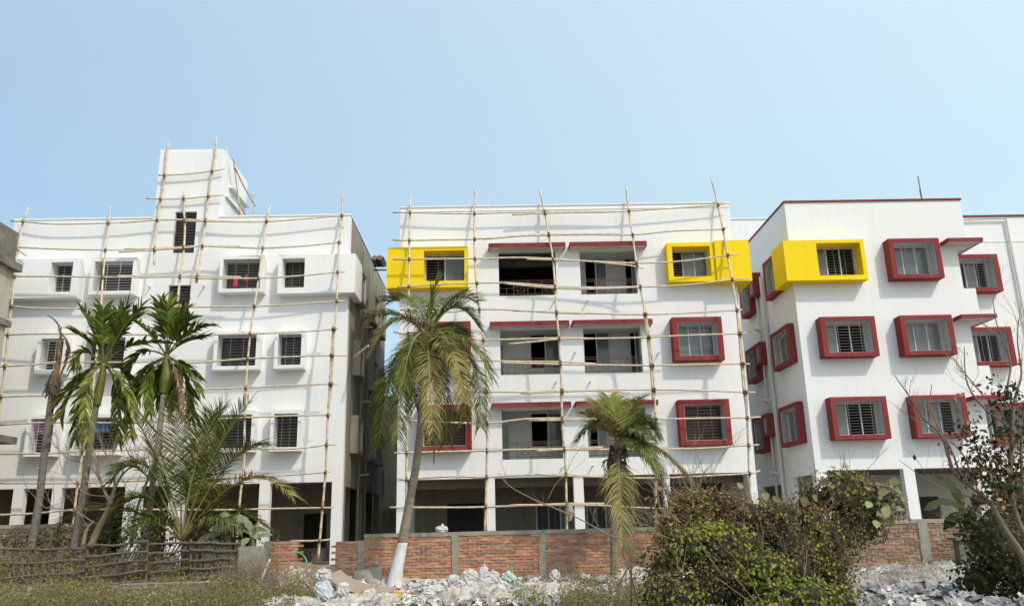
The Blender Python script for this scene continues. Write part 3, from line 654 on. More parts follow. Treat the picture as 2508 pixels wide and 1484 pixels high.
# tower flank poles, standing on the roof
for i, pl in enumerate([[(-10.5, 30.7, 16.3), (-10.45, 31.5, 14.9), (-10.3, 32.0, 13.5)], [(-10.4, 33.2, 15.8), (-10.35, 33.4, 14.9), (-10.3, 33.3, 13.4)],
                        [(-10.45, 30.8, 15.9), (-10.42, 32.0, 15.55), (-10.38, 33.6, 15.3)], [(-10.4, 31.4, 14.6), (-10.36, 33.0, 14.2), (-10.34, 33.7, 14.1)]]):
    m = MB(); bpoly(m, pl, .035, .03, 90 + i); m.build('upright_pole' if i < 2 else 'cross_pole', 'bamboo', SL, smooth=True)
polesM = [[(1005, 486), (1003, 560), (1002, 650), (1001, 720), (999, 960), (996, 1100), (994, 1300)],
 [(1163, 465), (1162, 525), (1163, 640), (1175, 770), (1187, 860), (1193, 1000), (1192, 1160), (1187, 1320)],
 [(1321, 462), (1334.5, 521.6), (1344, 575), (1354, 633), (1359.5, 702), (1363, 767), (1369, 828.5), (1373, 901), (1375, 955), (1376.6, 1024), (1382, 1098), (1386, 1164.5), (1389, 1320)],
 [(1533, 459), (1540, 518), (1549, 575), (1559, 648), (1568.5, 706), (1581, 767), (1591.6, 836), (1599, 897.6), (1603, 955), (1606, 1036), (1607, 1110), (1606, 1225), (1606, 1320)],
 [(1743, 441), (1753, 479), (1758.5, 504), (1771, 562), (1781.5, 625), (1793, 686.5), (1804.5, 759), (1810, 817), (1816, 894), (1822, 959), (1829, 1009), (1833, 1089), (1835, 1157), (1839, 1218), (1841, 1320)],
 [(1811, 780), (1815, 830), (1821, 900), (1827, 960), (1829, 1010)], [(1577, 760), (1587, 836), (1594, 900), (1600, 980)], [(1378, 930), (1376, 1000), (1378, 1060)]]
railsM = [Z5(l) for l in [
 [(105, 208), (210, 207), (400, 213), (620, 215), (850, 208), (1075, 205), (1300, 207)], [(865, 222), (1100, 212), (1490, 205), (1610, 198), (1900, 180), (2180, 160), (2255, 148)], [(1050, 203), (1300, 200), (1600, 202)],
 [(103, 383), (205, 385), (400, 382), (620, 378), (850, 360), (1100, 352), (1250, 350)], [(680, 378), (900, 358), (1100, 346), (1510, 342), (1555, 342)], [(1050, 352), (1350, 348), (1640, 350), (1900, 325), (2213, 315), (2235, 302)],
 [(105, 508), (203, 505), (630, 502), (900, 495), (1120, 503), (1400, 523), (1655, 550), (1705, 566)], [(960, 505), (1150, 510), (1400, 520), (1655, 530), (1900, 522), (2100, 500), (2240, 480), (2310, 473)],
 [(130, 685), (400, 665), (645, 658), (850, 657), (1140, 678), (1250, 684)], [(820, 660), (1140, 690), (1400, 695), (1685, 683), (2000, 668), (2270, 635), (2385, 630)], [(1100, 680), (1400, 686), (1700, 680)],
 [(150, 828), (400, 845), (650, 825), (880, 830), (1150, 848), (1340, 856)], [(870, 833), (1150, 842), (1400, 852), (1700, 858), (2000, 848), (2300, 830), (2335, 828)],
 [(108, 968), (250, 990), (560, 1013), (680, 1020), (900, 1015), (1165, 1007), (1350, 1010)], [(845, 1047), (1000, 1032), (1165, 1015), (1500, 1010), (1740, 1003), (2000, 990), (2315, 980), (2362, 975)],
 [(200, 1150), (700, 1152), (900, 1158), (1170, 1160), (1400, 1172)], [(800, 1165), (1170, 1175), (1400, 1179), (1765, 1183), (2000, 1178), (2330, 1172), (2385, 1175)],
 [(180, 1345), (410, 1350), (710, 1350), (950, 1352), (1180, 1343), (1450, 1346), (1620, 1358)], [(920, 1360), (1180, 1350), (1450, 1340), (1775, 1337), (2000, 1340), (2345, 1353), (2418, 1353)]]]
railsM += [[(1002, 1031), (1192, 1036)] + Z6([(300, 275), (570, 268), (800, 272)]), Z6([(350, 282), (570, 280), (800, 278), (1175, 275), (1500, 268), (1760, 265), (1850, 260)]),
 [(965, 1109), (1192, 1103)] + Z6([(250, 472), (580, 465), (830, 455)]), Z6([(400, 480), (580, 470), (900, 470), (1200, 468), (1500, 462), (1770, 443), (1838, 440)]),
 [(978, 1174), (1100, 1166)] + Z6([(60, 650), (200, 640), (390, 632), (590, 630), (750, 640)]), Z6([(390, 630), (590, 640), (900, 650), (1180, 655), (1500, 640), (1780, 625), (1845, 607)]),
 [(955, 1242), (1100, 1242)] + Z6([(0, 843), (250, 835), (590, 820), (840, 820)]), Z6([(230, 830), (590, 828), (840, 832), (1100, 848), (1390, 850)])]
scaffold('bamboo scaffold lashed in front of the block with yellow corner boxes', MY, polesM, railsM, (3, 28.3, .3))
m = MB(); bpoly(m, [(-5.6, 31, 5.0 + 1.9), P(870, 873, 29.9), P(900, 845, 28.9)], .04, .03, 5)
m = MB(); a, b = P(869, 874, 30.6), P(902, 846, 28.9); bpoly(m, [a, a.lerp(b, .5), b], .05, .035, 5)
tag(m.build('bamboo_pole', 'bamboo', base=tuple(a)), 'loose grey bamboo pole sticking out beside the shaded flank wall', 'pole')
# plank bridge between the two blocks
m = MB()
for dz in (0, .16): a, b = P(915, 652 + dz * 60, 33), P(951, 652 + dz * 60, 33); m.tube([a, b + Vector((.6, 0, 0))], .035, 6)
for u in (922, 934): a = P(u, 640, 33); m.obox(a, Vector((.1, 0, -.04)), Vector((0, .5, 0)), Vector((.1, 0, .22)) * .25 + Vector((.0, .3, .12)))
tag(m.build('plank_bridge', 'stick', base=tuple(P(930, 655, 33))), 'dark planks on two poles bridging the gap below the roofs', 'planks')

# ---------------- brick walls ----------------
def brickwall(mb, mort, x0, x1, z0, z1, y, th=.22, toothl=False, toothr=False, seed=0, ch=.084, bl=.25):
    rr = random.Random(seed); n = int(round((z1 - z0) / ch)); h = (z1 - z0) / n
    for r in range(n):
        off = bl / 2 if r % 2 else 0; x = x0 - off
        sg = .03 * noise.noise(Vector((r * .3, seed, 0)))
        xa = x0 + ((.10 if r % 2 else 0) if toothl else 0) ; xb = x1 - ((.12 if r % 2 else 0) if toothr else 0)
        while x < x1 + .01:
            a = max(x + rr.uniform(0, .016), xa); b = min(x + bl - .022 - rr.uniform(0, .016), xb)
            if b - a > .05:
                d = rr.uniform(-.012, .01); z = z0 + r * h + .006 * noise.noise(Vector((x * .9, r * .7, seed)))
                mb.box(a, b, y + d, y + th - .01, z + .005, z + h - .02 - rr.uniform(0, .008))
            x += bl
    mort.box(x0 + (.12 if toothl else 0), x1 - (.14 if toothr else 0), y + .018, y + th - .02, z0 - .3, z1 - .015)
WY = 23.0
def wall_thing(label, x0, x1, z0, z1, posts, cap=True, seed=0, tl=False, tr=False, kindm='brick', y=WY):
    T = thing('brick_wall', label, 'brick wall', ((x0 + x1) / 2, y, z0))
    b_ = MB(); mo = MB(); brickwall(b_, mo, x0, x1, z0, z1, y, seed=seed, toothl=tl, toothr=tr)
    b_.build('brickwork', kindm, T); mo.build('mortar_bed', 'mortar', T)
    for px, w_ in posts:
        p = MB(); n = 12; vs = []
        rr = random.Random(int(px * 100))
        for i in range(n + 1):
            z = z0 - .25 + (z1 - z0 + .25) * i / n; wl = w_ / 2 + rr.uniform(-.012, .02); wr = w_ / 2 + rr.uniform(-.012, .02)
            vs += [(px - wl, y - .022, z), (px + wr, y - .022, z), (px + wr, y + .1, z), (px - wl, y + .1, z)]
        fs = []
        for i in range(n):
            k = i * 4
            for a in range(4): fs.append((k + a, k + (a + 1) % 4, k + 4 + (a + 1) % 4, k + 4 + a))
        fs.append((4 * n, 4 * n + 1, 4 * n + 2, 4 * n + 3)); p.add(vs, fs); p.build('concrete_post', 'conc', T)
    if cap:
        c_ = MB(); n = int((x1 - x0) / .12); vs = []; fs = []
        for i in range(n + 1):
            x = x0 + (x1 - x0) * i / n; j = .012 * noise.noise(Vector((x * 3, 0, seed))); lo = z1 - .012 - .035 * abs(noise.noise(Vector((x * 2.2, 5, seed))))
            vs += [(x, y - .02, lo), (x, y - .02, z1 + .085 + j), (x, y + .22, z1 + .085 + j), (x, y + .22, lo)]
            if i: k = i * 4; fs += [(k - 4 + a, k + a, k + (a + 1) % 4, k - 4 + (a + 1) % 4) for a in range(4)]
        fs += [(3, 2, 1, 0), (4 * n, 4 * n + 1, 4 * n + 2, 4 * n + 3)]
        c_.add(vs, fs); c_.build('coping', 'conc', T)
    return T
wall_thing('long red brick boundary wall with grey coping behind the tall coconut palm', -3.62, 8.9, .12, 1.36, [(-1.17, .17), (1.18, .17), (5.0, .2)], True, 1)
wall_thing('short red brick wall section with toothed left end beside the gap', -4.5, -3.78, .12, 1.28, [(-3.7, .16)], False, 2, tl=True)
wall_thing('red brick wall stub with toothed right end between concrete post and gap', -6.1, -5.28, .12, 1.32, [(-6.2, .18)], False, 3, tr=True)
wall_thing('weathered brick boundary wall with grey posts below the finished block', 8.92, 19, .3, 1.4, [(11.6, .25)], True, 4, kindm='brick_r')
wall_thing('low crumbling brick retaining wall under the stick fence', -9.0, -5.7, .0, .47, [], False, 5, kindm='oldbrick', y=20.6)
wall_thing('old grey brown wall behind the dead palm', -18.5, -12.2, .3, 1.85, [], True, 6, kindm='oldbrick', y=25.2)
m = MB(); m.box(12.1, 17, 22.2, 22.5, .1, .93); m.box(12.0, 17.1, 22.12, 22.56, .932, 1.0)
tag(m.build('concrete_tank', 'grey_int', base=(14, 22.3, .1)), 'low plastered tank wall at the lower right, shade painted in as dark plaster', 'tank')  # dark plaster colour carries shade cast by things outside the view
for i, (u, w_, lab) in enumerate([(603, .42, 'broad rough concrete block standing at the end of the stick fence'), (632, .30, 'narrow rough concrete post next to the red brick stub')]):
    a = P(u, 1415, 21.4); b_ = P(u, 1338 if i == 0 else 1342, 21.4); m = MB()
    hw = w_ / 2 * .9
    vs = []; rr = random.Random(i)
    for z in rng(a.z - .2, b_.z, .12):
        for dx, dy in ((-hw, -.1), (hw, -.1), (hw, .1), (-hw, .1)): vs.append((a.x + dx + rr.uniform(-.015, .015), 21.4 + dy + rr.uniform(-.01, .01), z))
    n = len(vs) // 4; fs = [(k * 4 + q, k * 4 + (q + 1) % 4, k * 4 + 4 + (q + 1) % 4, k * 4 + 4 + q) for k in range(n - 1) for q in range(4)] + [(n * 4 - 4, n * 4 - 3, n * 4 - 2, n * 4 - 1)]
    m.add(vs, fs); tag(m.build('concrete_block', 'conc', base=(a.x, 21.4, a.z)), lab, 'concrete post')

# ---------------- stick fences ----------------
def fence(label, tl, tr, bl, br, Y, rails, dens, lean, seed, cross=False):
    T = thing('stick_fence', label, 'fence', tuple(P(bl[0], bl[1], Y)), 'stick fence panels along the garden')
    rr = random.Random(seed)
    A, B, C_, D = P(*tl, Y), P(*tr, Y), P(*bl, Y), P(*br, Y)
    for i in range(rails):
        t = i / (rails - 1 + .3) ; m = MB(); a = A.lerp(C_, t); b = B.lerp(D, t); n = 5
        pts = [a.lerp(b, k / n) + Vector((0, -.04, rr.uniform(-.025, .025))) for k in range(n + 1)]
        m.tube(catmull(pts, 2), .028, 6); m.build('rail', 'rail', T)
    m = MB(); W__ = (B - A).length; n = int(W__ * dens)
    for i in range(n):
        for sgn in ((1, -1) if cross else (1,)):
            t = (i + rr.uniform(-.3, .3)) / n; l = sgn * lean * rr.uniform(.7, 1.3); t1 = t + l / W__
            if t1 > 1.02 or t1 < -.02:
                continue
            a = A.lerp(B, t1) + Vector((0, 0, rr.uniform(-.03, .08))); c = C_.lerp(D, t) + Vector((0, 0, rr.uniform(-.1, .0)))
            mid = a.lerp(c, .5) + Vector((rr.uniform(-.03, .03), 0, 0)); r = rr.uniform(.018, .03)
            m.tube([a, mid, c], [r * .7, r, r], 5)
    m.build('stick_lattice', 'stick', T)
    for t in (0., .97):
        m = MB(); m.tube([A.lerp(B, t) + Vector((0, .03, .06)), C_.lerp(D, t) + Vector((0, .03, -.3))], .035, 6); m.build('post', 'stick', T)
fence('leftmost open stick fence panel with sparse leaning sticks', (-40, 1347), (212, 1342), (-40, 1462), (208, 1438), 21.5, 4, 5.5, -.5, 1)
fence('stick fence panel with slanting sticks, between the sparse panel and denser one', (214, 1338), (364, 1326), (208, 1446), (362, 1425), 21.5, 5, 12, .7, 2)
fence('stick fence panel with close slanting sticks in front of the young coconut palm', (360, 1332), (468, 1328), (356, 1435), (468, 1418), 21.6, 5, 14, .7, 3)
fence('darkest densely woven stick fence panel beside the concrete block', (466, 1326), (590, 1330), (468, 1422), (592, 1412), 21.5, 5, 15, .35, 4, True)

# ---------------- palms ----------------
def frond(T, base, ctrl, tip, n, ll, wd, m, rm='rachis', droop=.35, seed=0, name='frond', ang=50, bare=.12, rr0=.028, seg=3, tipmin=.35, fan=0., side_up=None):
    rr = random.Random(seed); N = 18
    pts = bez(Vector(base), Vector(ctrl), Vector(tip), N)
    rb = MB(); rb.tube(pts, [rr0 * (1 - .85 * i / N) for i in range(N + 1)], 5)
    F = rb.build(name, rm, T, smooth=True)
    lb = MB(); up = Vector((0, 0, 1))
    L = sum((pts[i + 1] - pts[i]).length for i in range(N))
    side0 = None
    for i in range(n):
        t = bare + (1 - bare) * (i + .5) / n
        f = t * N; k = min(int(f), N - 1); p = pts[k].lerp(pts[k + 1], f - k); tg = (pts[k + 1] - pts[k]).normalized()
        sd = tg.cross(up)
        if sd.length < .35: sd = tg.cross(Vector((.3, -1, .3)))
        sd.normalize()
        if side0 is not None and sd.dot(side0) < 0: sd = -sd
        if side0 is not None: sd = (sd + side0 * 2).normalized(); sd = (sd - tg * sd.dot(tg)).normalized()
        side0 = sd
        nn = sd.cross(tg).normalized()
        if nn.z < 0: nn = -nn
        env = min(1, (t - bare) / .18 + .45) * (1 - (1 - min(1, tipmin + .22)) * max(0, (t - .55) / .45) ** 1.3)
        for s in (-1, 1):
            if rr.random() < .03: continue
            a = math.radians(ang - 22 * t + rr.uniform(-1, 1) * (7 if ll > .6 and wd < .05 else 14))
            d = (sd * s * math.sin(a) + tg * math.cos(a) + nn * (.34 + fan) + Vector((0, 0, rr.uniform(-.08, .08)))).normalized()
            l = ll * env * rr.uniform(.7, 1.12) * (1 - .25 * (noise.noise(Vector((t * 9, seed, s))) > .25)); w0 = wd * rr.uniform(.8, 1.15); q = p.copy(); vs = []; wv = d.cross(nn).normalized()
            wv = (wv + nn * rr.uniform(-.9, .9)).normalized()
            dr = droop * rr.uniform(.35, 1.6)
            for j in range(seg + 1):
                ww = w0 * (.6, 1, .7, .04)[j] if seg == 3 else w0 * (1 - .8 * j / seg)
                vs += [q - wv * ww / 2, q + wv * ww / 2]
                d = (d + Vector((0, 0, -1)) * dr * (j + .6) / seg).normalized(); q = q + d * l / seg
            lb.add(vs, [(2 * j, 2 * j + 1, 2 * j + 3, 2 * j + 2) for j in range(seg)])
    lb.build('leaflets', m, F)
    return F
def trunk(T, pts, r, m, name='trunk', ringd=.12, amp=.06, n=10, seed=0):
    c = catmull(pts, 5); L = sum((c[i + 1] - c[i]).length for i in range(len(c) - 1)); rr = random.Random(seed)
    st = int(L / ringd * 2); out = []; rad = []; d = [0]
    for i in range(1, len(c)): d.append(d[-1] + (c[i] - c[i - 1]).length)
    for i in range(st + 1):
        s_ = L * i / st; k = 1
        while k < len(d) - 1 and d[k] < s_: k += 1
        p = c[k - 1].lerp(c[k], (s_ - d[k - 1]) / max(1e-6, d[k] - d[k - 1])); out.append(p)
        t = s_ / L; f = t * (len(r) - 1); q = min(int(f), len(r) - 2); rad.append((r[q] + (r[q + 1] - r[q]) * (f - q)) * (1 + (amp if i % 2 else -amp * .4) * rr.uniform(.5, 1.4)))
    m_ = MB(); m_.tube(out, rad, n); return m_.build(name, m, T, smooth=True)
def blob(mb, c, r, seed=0, n=10, amp=.2, sc_=1.5, squash=(1, 1, 1)):
    vs = []; fs = []; m_ = n; k_ = n * 2
    for i in range(m_ + 1):
        th = math.pi * i / m_
        for j in range(k_):
            ph = 2 * math.pi * j / k_
            d = Vector((math.sin(th) * math.cos(ph), math.sin(th) * math.sin(ph), math.cos(th)))
            rr = 1 + amp * noise.noise(d * sc_ + Vector((seed * 3.1, seed, 0)))+ amp * .4 * noise.noise(d * sc_ * 3 + Vector((seed, 0, 7)))
            vs.append((c[0] + d.x * r[0] * rr, c[1] + d.y * r[1] * rr, c[2] + d.z * r[2] * rr))
    for i in range(m_):
        for j in range(k_): fs.append((i * k_ + j, (i + 1) * k_ + j, (i + 1) * k_ + (j + 1) % k_, i * k_ + (j + 1) % k_))
    mb.add(vs, fs)

# tall coconut palm
CY = 21.5
zc = lambda x, y, dy=0: P(842 + .2972 * x, 681.5 + .2972 * y, CY + dy)
T = thing('coconut_palm', 'tall leaning coconut palm with whitewashed base in front of the long brick wall', 'palm tree', tuple(P(968, 1425, CY)))
tp = [P(966, 1435, CY), P(985, 1330, CY), P(1003, 1230, CY), P(1022, 1120, CY), P(1036, 980, CY), P(1046, 850, CY)]
trunk(T, tp[1:], [.13, .11, .10, .10, .14], 'bark', seed=1)
trunk(T, [P(964, 1440, CY), P(973, 1390, CY), P(986.5, 1326, CY)], [.21, .15, .128], 'limewash', 'whitewashed_base', amp=.03)
FR = [((700, 200, 0), (775, 0, .2), 'areca', 0, .7), ((650, 60, .8), (370, 190, 1.2), 'coco_b', .4, 1), ((470, 130, -.3), (235, 590, -.6), 'coco_y', .7, 1), ((900, 40, .3), (1115, 410, .2), 'coco_b', .4, 1),
      ((840, 50, .8), (1090, 190, 1.2), 'coco', .3, 1), ((380, 480, -.4), (290, 1380, -.5), 'coco', .7, 1), ((480, 560, -.9), (445, 1330, -1.0), 'coco', .7, 1), ((690, 520, -1.6), (735, 1330, -1.5), 'coco_y', .7, 1),
      ((560, 330, -1.4), (475, 930, -1.5), 'coco', .8, .9), ((930, 420, -1.3), (985, 1010, -1.6), 'coco_y', .8, 1), ((1150, 420, -.2), (1125, 1220, -.3), 'coco', .7, 1), ((1050, 380, -.8), (1205, 800, -1.), 'coco_b', .8, 1),
      ((820, 560, .3), (850, 1340, .4), 'coco', .7, 1), ((840, 300, 1.), (1010, 480, 1.6), 'coco', .5, .8), ((1020, 560, .9), (1000, 1170, 1.1), 'coco', .7, 1), ((560, 560, .8), (590, 1060, 1.), 'coco', .7, 1),
      ((480, 200, .8), (165, 340, 1.0), 'coco_b', .5, .9), ((760, 330, .2), (880, 560, -1.4), 'coco', .6, .8), ((400, 560, .6), (240, 1230, .8), 'coco', .7, 1)]
for i, (c, t, mm, dr, ls) in enumerate(FR):
    sp_ = i == 0
    frond(T, zc(690, 490 if c[1] < 400 else 520), zc(*c), zc(*t), 145 if not sp_ else 60, .74 * ls, .021, mm, droop=dr, seed=i, ang=62 if not sp_ else 25, rr0=.04, tipmin=.4)
for i in range(2): frond(T, zc(700 + 20 * i, 600), zc(790 - 20 * i, 700, -.5), zc(745 + 30 * i, 1480 - i * 300, -.3), 45, .4, .03, 'dry', 'dry', .9, 40 + i, name='dead_frond', ang=25)
m = MB(); rr = random.Random(3)
for i in range(9): c = zc(690 + rr.uniform(-70, 90), 560 + rr.uniform(-70, 80), rr.uniform(-.35, .1)); blob(m, c, (.1, .1, .12), i, 6, .05)
for i in range(16): c = zc(820 + rr.uniform(-55, 45), 700 + rr.uniform(-30, 30), -.6); blob(m, c, (.035, .035, .04), i, 5, .05)
m.build('coconuts', 'orange', T, smooth=True)
m = MB()
for i in range(50):
    a = rr.uniform(0, 6.28); c = zc(690, 600); p = c + Vector((math.cos(a) * .15, math.sin(a) * .15, rr.uniform(-.35, .25))); m.tube([p, p + Vector((math.cos(a) * .15, math.sin(a) * .15, .1)), p + Vector((math.cos(a) * .22, math.sin(a) * .22, rr.uniform(-.2, .25)))], [.03, .02, .006], 4)
m.build('leaf_bases', 'fibre', T)

# small coconut palm
SY = 21.8
zs_ = lambda x, y, dy=0: P(1363 + .27007 * x, 962.2 + .27007 * y, SY + dy)
T = thing('coconut_palm', 'shorter coconut palm with shaggy dark trunk and fronds hanging over the wall', 'palm tree', tuple(P(1506, 1412, SY)))
trunk(T, [P(1507, 1425, SY), P(1505, 1330, SY), P(1507, 1230, SY), P(1511, 1150, SY), P(1514, 1085, SY)], [.13, .105, .095, .10, .12], 'bark', seed=2, amp=.03)
m = MB(); rr = random.Random(9)
for i in range(120):
    t = rr.random(); c = P(1509 + 4 * t, 1205 - 115 * t, SY); a = rr.uniform(0, 6.28); d = Vector((math.cos(a), math.sin(a), 0))
    m.tube([c + d * .1, c + d * .2 + Vector((0, 0, .05)), c + d * rr.uniform(.2, .34) + Vector((0, 0, rr.uniform(-.35, -.05)))], [.035, .025, .008], 4)
m.build('dead_leaf_bases', 'fibre', T)
FS = [((430, 90, -.2), (195, 430, -.4), 'coco_b', .7), ((460, 120, .5), (350, 80, 1.), 'coco_y', .4), ((540, 150, .2), (480, 40, .6), 'areca_y', .3), ((600, 150, .6), (760, 50, 1.1), 'coco', .4),
      ((760, 60, .3), (915, 390, .3), 'coco_b', .6), ((660, 230, -.7), (850, 420, -1.2), 'coco_b', .6), ((700, 300, -1.), (930, 720, -1.6), 'coco_b', .8), ((900, 340, -.2), (1270, 885, -.2), 'coco_y', .8),
      ((820, 420, .2), (1040, 1030, .2), 'coco_y', .8), ((560, 560, -1.5), (600, 1380, -1.6), 'coco_y', .8), ((470, 230, -.6), (270, 180, -.9), 'coco_y', .5), ((700, 170, .2), (840, 330, .4), 'coco', .6)]
for i, (c, t, mm, dr) in enumerate(FS):
    frond(T, zs_(560, 470 if c[1] < 500 else 560), zs_(*c), zs_(*t), 130, .66 if t[1] < 1300 else .82, .022, mm, droop=dr, seed=100 + i, ang=62, rr0=.03, bare=.30 if t[1] > 1300 else .12)
for i, (a, b) in enumerate([((400, 560), (440, 730)), ((620, 640), (640, 760))]):
    frond(T, zs_(530, 620), zs_(*a), zs_(*b), 14, .2, .03, 'dry', 'dry', .8, 140 + i, name='dead_frond')

# areca palms
z7 = lambda x, y, Y: P(80.2 + .2702 * x, 721.6 + .2702 * y, Y)
def areca(label, Y, tr, rad, shaft, crown, fr, seed, tm='abark'):
    T = thing('areca_palm', label, 'palm tree', tuple(P(*tr[0], Y)), 'areca palms by the fence')
    trunk(T, [P(u, v, Y) for u, v in tr], rad, tm, ringd=.16, amp=.05, seed=seed)
    trunk(T, [z7(u, v, Y) for u, v in shaft[0]], shaft[1], 'shaft', 'crownshaft', amp=.01)
    for i, f in enumerate(fr):
        c, t = f[0], f[1]; dy = f[2] if len(f) > 2 else 0; mm = f[3] if len(f) > 3 else 'areca'
        frond(T, z7(*crown, Y), z7(*c, Y + dy * .6), z7(*t, Y + dy), 23 if mm != 'dry' else 30, .56 if mm != 'dry' else .35, .085 if mm != 'dry' else .03, mm, 'shaft' if mm != 'dry' else 'dry', .38 if t[1] < crown[1] else .6, seed * 50 + i, ang=48, bare=.3, rr0=.03, tipmin=.7)
    return T
areca('yellow green areca palm with bulging crownshaft, left of the other living areca', 23.5, [(180, 1345), (200, 1230), (222, 1080), (238, 975)], [.105, .095, .09, .085],
      ([(580, 1010), (600, 880), (630, 740), (645, 620)], [.10, .125, .105, .07]), (645, 640),
      [((600, 380), (470, 170), .3), ((700, 330), (870, 60), .2), ((760, 330), (990, 100), -.4), ((560, 420), (365, 340), -.2), ((430, 400), (400, 640), -.5), ((820, 400), (1190, 440), -.3), ((780, 300), (960, 210), .8),
       ((480, 640), (235, 960), .1, 'areca_y'), ((420, 680), (250, 1110), -.2, 'areca'), ((420, 700), (500, 1330), -.7, 'areca_y'), ((800, 640), (905, 1090), -.6, 'areca_y'), ((780, 700), (780, 1340), .2, 'areca_y'), ((820, 600), (890, 850), .5, 'areca'),
       ((760, 650), (890, 1290), -.2, 'areca_y'), ((440, 700), (380, 1300), .5, 'areca'), ((620, 300), (640, 150), -.5)], 1)
areca('darker areca palm with swollen fruiting crown next to the stair windows', 23.5, [(357, 1325), (372, 1200), (390, 1060), (401, 960)], [.095, .08, .075, .08],
      ([(1180, 900), (1215, 760), (1210, 640), (1215, 540)], [.11, .19, .12, .07]), (1215, 560),
      [((1190, 300), (1145, 90), .2), ((1240, 280), (1390, 140), .1), ((1340, 340), (1565, 290), -.2), ((1320, 420), (1545, 390), .4), ((1080, 330), (900, 230), .3), ((980, 420), (880, 660), .2), ((1040, 600), (910, 870), -.2),
       ((1000, 640), (930, 960), .4), ((1020, 650), (1060, 1060), -.3), ((1380, 600), (1490, 860), -.2), ((1420, 650), (1440, 1110), .2), ((1330, 650), (1370, 1130), -.6, 'dry'), ((1270, 640), (1290, 1010), .3, 'areca_y'), ((1120, 640), (1160, 960), .6),
       ((1230, 260), (1220, 90), -.4), ((1330, 600), (1475, 730), .5), ((1290, 300), (1420, 230), -.5)], 2, 'abark2')
T = thing('areca_palm', 'dead headless areca palm with frayed brown top, leftmost of the palms', 'palm tree', tuple(P(75, 1345, 23.8)), 'areca palms by the fence')
trunk(T, [P(75, 1345, 23.8), P(95, 1230, 23.8), P(115, 1060, 23.8), P(131, 945, 23.8)], [.115, .10, .095, .095], 'abark', ringd=.16, amp=.05, seed=5)
trunk(T, [z7(190, 850, 23.8), z7(215, 700, 23.8), z7(235, 600, 23.8), z7(240, 480, 23.8), z7(258, 330, 23.8)], [.11, .08, .055, .045, .02], 'orange', 'dead_sheath', amp=.08)
frond(T, z7(258, 400, 23.8), z7(255, 250, 23.7), z7(140, 195, 23.7), 30, .16, .03, 'dry', 'dry', .5, 301, name='dead_frond', ang=30)
frond(T, z7(258, 350, 23.8), z7(380, 470, 23.6), z7(260, 700, 23.6), 46, .22, .03, 'dry', 'dry', .8, 302, name='dead_frond', ang=35)
m = MB(); rr = random.Random(4)
for i in range(260):
    a = rr.uniform(0, 6.28); c = z7(200, 720, 23.8); d = Vector((math.cos(a), math.sin(a), 0)); p = c + d * .08 + Vector((0, 0, rr.uniform(-.15, .1))); q = c + d * rr.uniform(.1, .32) + Vector((0, 0, rr.uniform(-.7, -.3)))
    wv = Vector((-d.y, d.x, 0)) * rr.uniform(.008, .025); m.quad(p - wv, p + wv, q + wv * .6, q - wv * .4)
m.build('frayed_skirt', 'fibre', T)

# young stemless coconut palm
YY = 22.9
T = thing('coconut_palm', 'young stemless coconut palm with big feathery fronds behind the stick fence', 'palm tree', tuple(P(445, 1325, YY)))
FYg = [((420, 1150, .4), (322, 1010, .8), 'coco', .2), ((440, 1130, .3), (432, 985, .6), 'coco', .15), ((500, 1120, 0), (610, 985, -.2), 'coco', .35), ((560, 1080, -.3), (640, 1090, -.8), 'coco', .5), ((500, 1160, .3), (560, 1040, .9), 'coco_b', .3),
       ((600, 1090, -.6), (715, 1215, -1.1), 'coco_y', .5), ((380, 1080, -.3), (292, 1150, -.8), 'coco_b', .5), ((360, 1160, .1), (290, 1250, 0), 'coco', .6), ((300, 1190, .6), (150, 1280, .9), 'coco_b', .6), ((520, 1180, .2), (650, 1290, .3), 'coco', .5),
       ((480, 1100, .8), (520, 1010, 1.6), 'coco', .2), ((390, 1230, -.8), (330, 1300, -1.2), 'coco', .6), ((520, 1230, -.6), (590, 1300, -1.), 'coco_b', .6), ((470, 1090, -.3), (545, 1000, -.5), 'coco', .25), ((340, 1060, .2), (272, 1180, .2), 'coco', .6)]
for i, (c, t, mm, dr) in enumerate(FYg):
    frond(T, P(445, 1325, YY), P(c[0], c[1], YY + c[2]), P(t[0], t[1], YY + t[2]), 84, .95, .026, mm, droop=dr, seed=400 + i, ang=60, rr0=.03, bare=.22)

# banana plants
def bleaf(mb, base, ctrl, tip, w_, seed):
    rr = random.Random(seed); N = 14; pts = bez(base, ctrl, tip, N); vs = []; fs = []; side = None
    for i, p in enumerate(pts):
        tg = (pts[min(i + 1, N)] - pts[max(i - 1, 0)]).normalized(); sd = tg.cross(Vector((0, -.8, .6)))
        if sd.length < .2: sd = tg.cross(Vector((0, 0, 1)))
        sd.normalize()
        if side is not None and sd.dot(side) < 0: sd = -sd
        side = sd; t = i / N; e = .72 * w_ * (min(1, max(0, t - .18) / .2) * (1 - max(0, (t - .7) / .3) ** 2)) * (1 - .5 * rr.random())
        dn = Vector((0, 0, -.3 * e)); vs += [p - sd * e + dn, p, p + sd * e + dn]
    for i in range(N): k = i * 3; fs += [(k, k + 1, k + 4, k + 3), (k + 1, k + 2, k + 5, k + 4)]
    mb.add(vs, fs)
def banana(label, Y, base, leaves, w_=.2, m='banana', grp='banana plants', seed=0):
    T = thing('banana_plant', label, 'plant', tuple(P(*base, Y)), grp)
    mb = MB(); mb.tube([P(base[0], base[1] + 12, Y), P(base[0], base[1] - 35, Y)], [.09, .05], 8); mb.build('stem', 'shaft', T)
    for i, (c, t, dy) in enumerate(leaves):
        lb = MB(); bleaf(lb, P(base[0], base[1] - 30, Y), P(c[0], c[1], Y + dy / 2), P(t[0], t[1], Y + dy), w_, seed + i); lb.build('leaf', m, T, smooth=True)
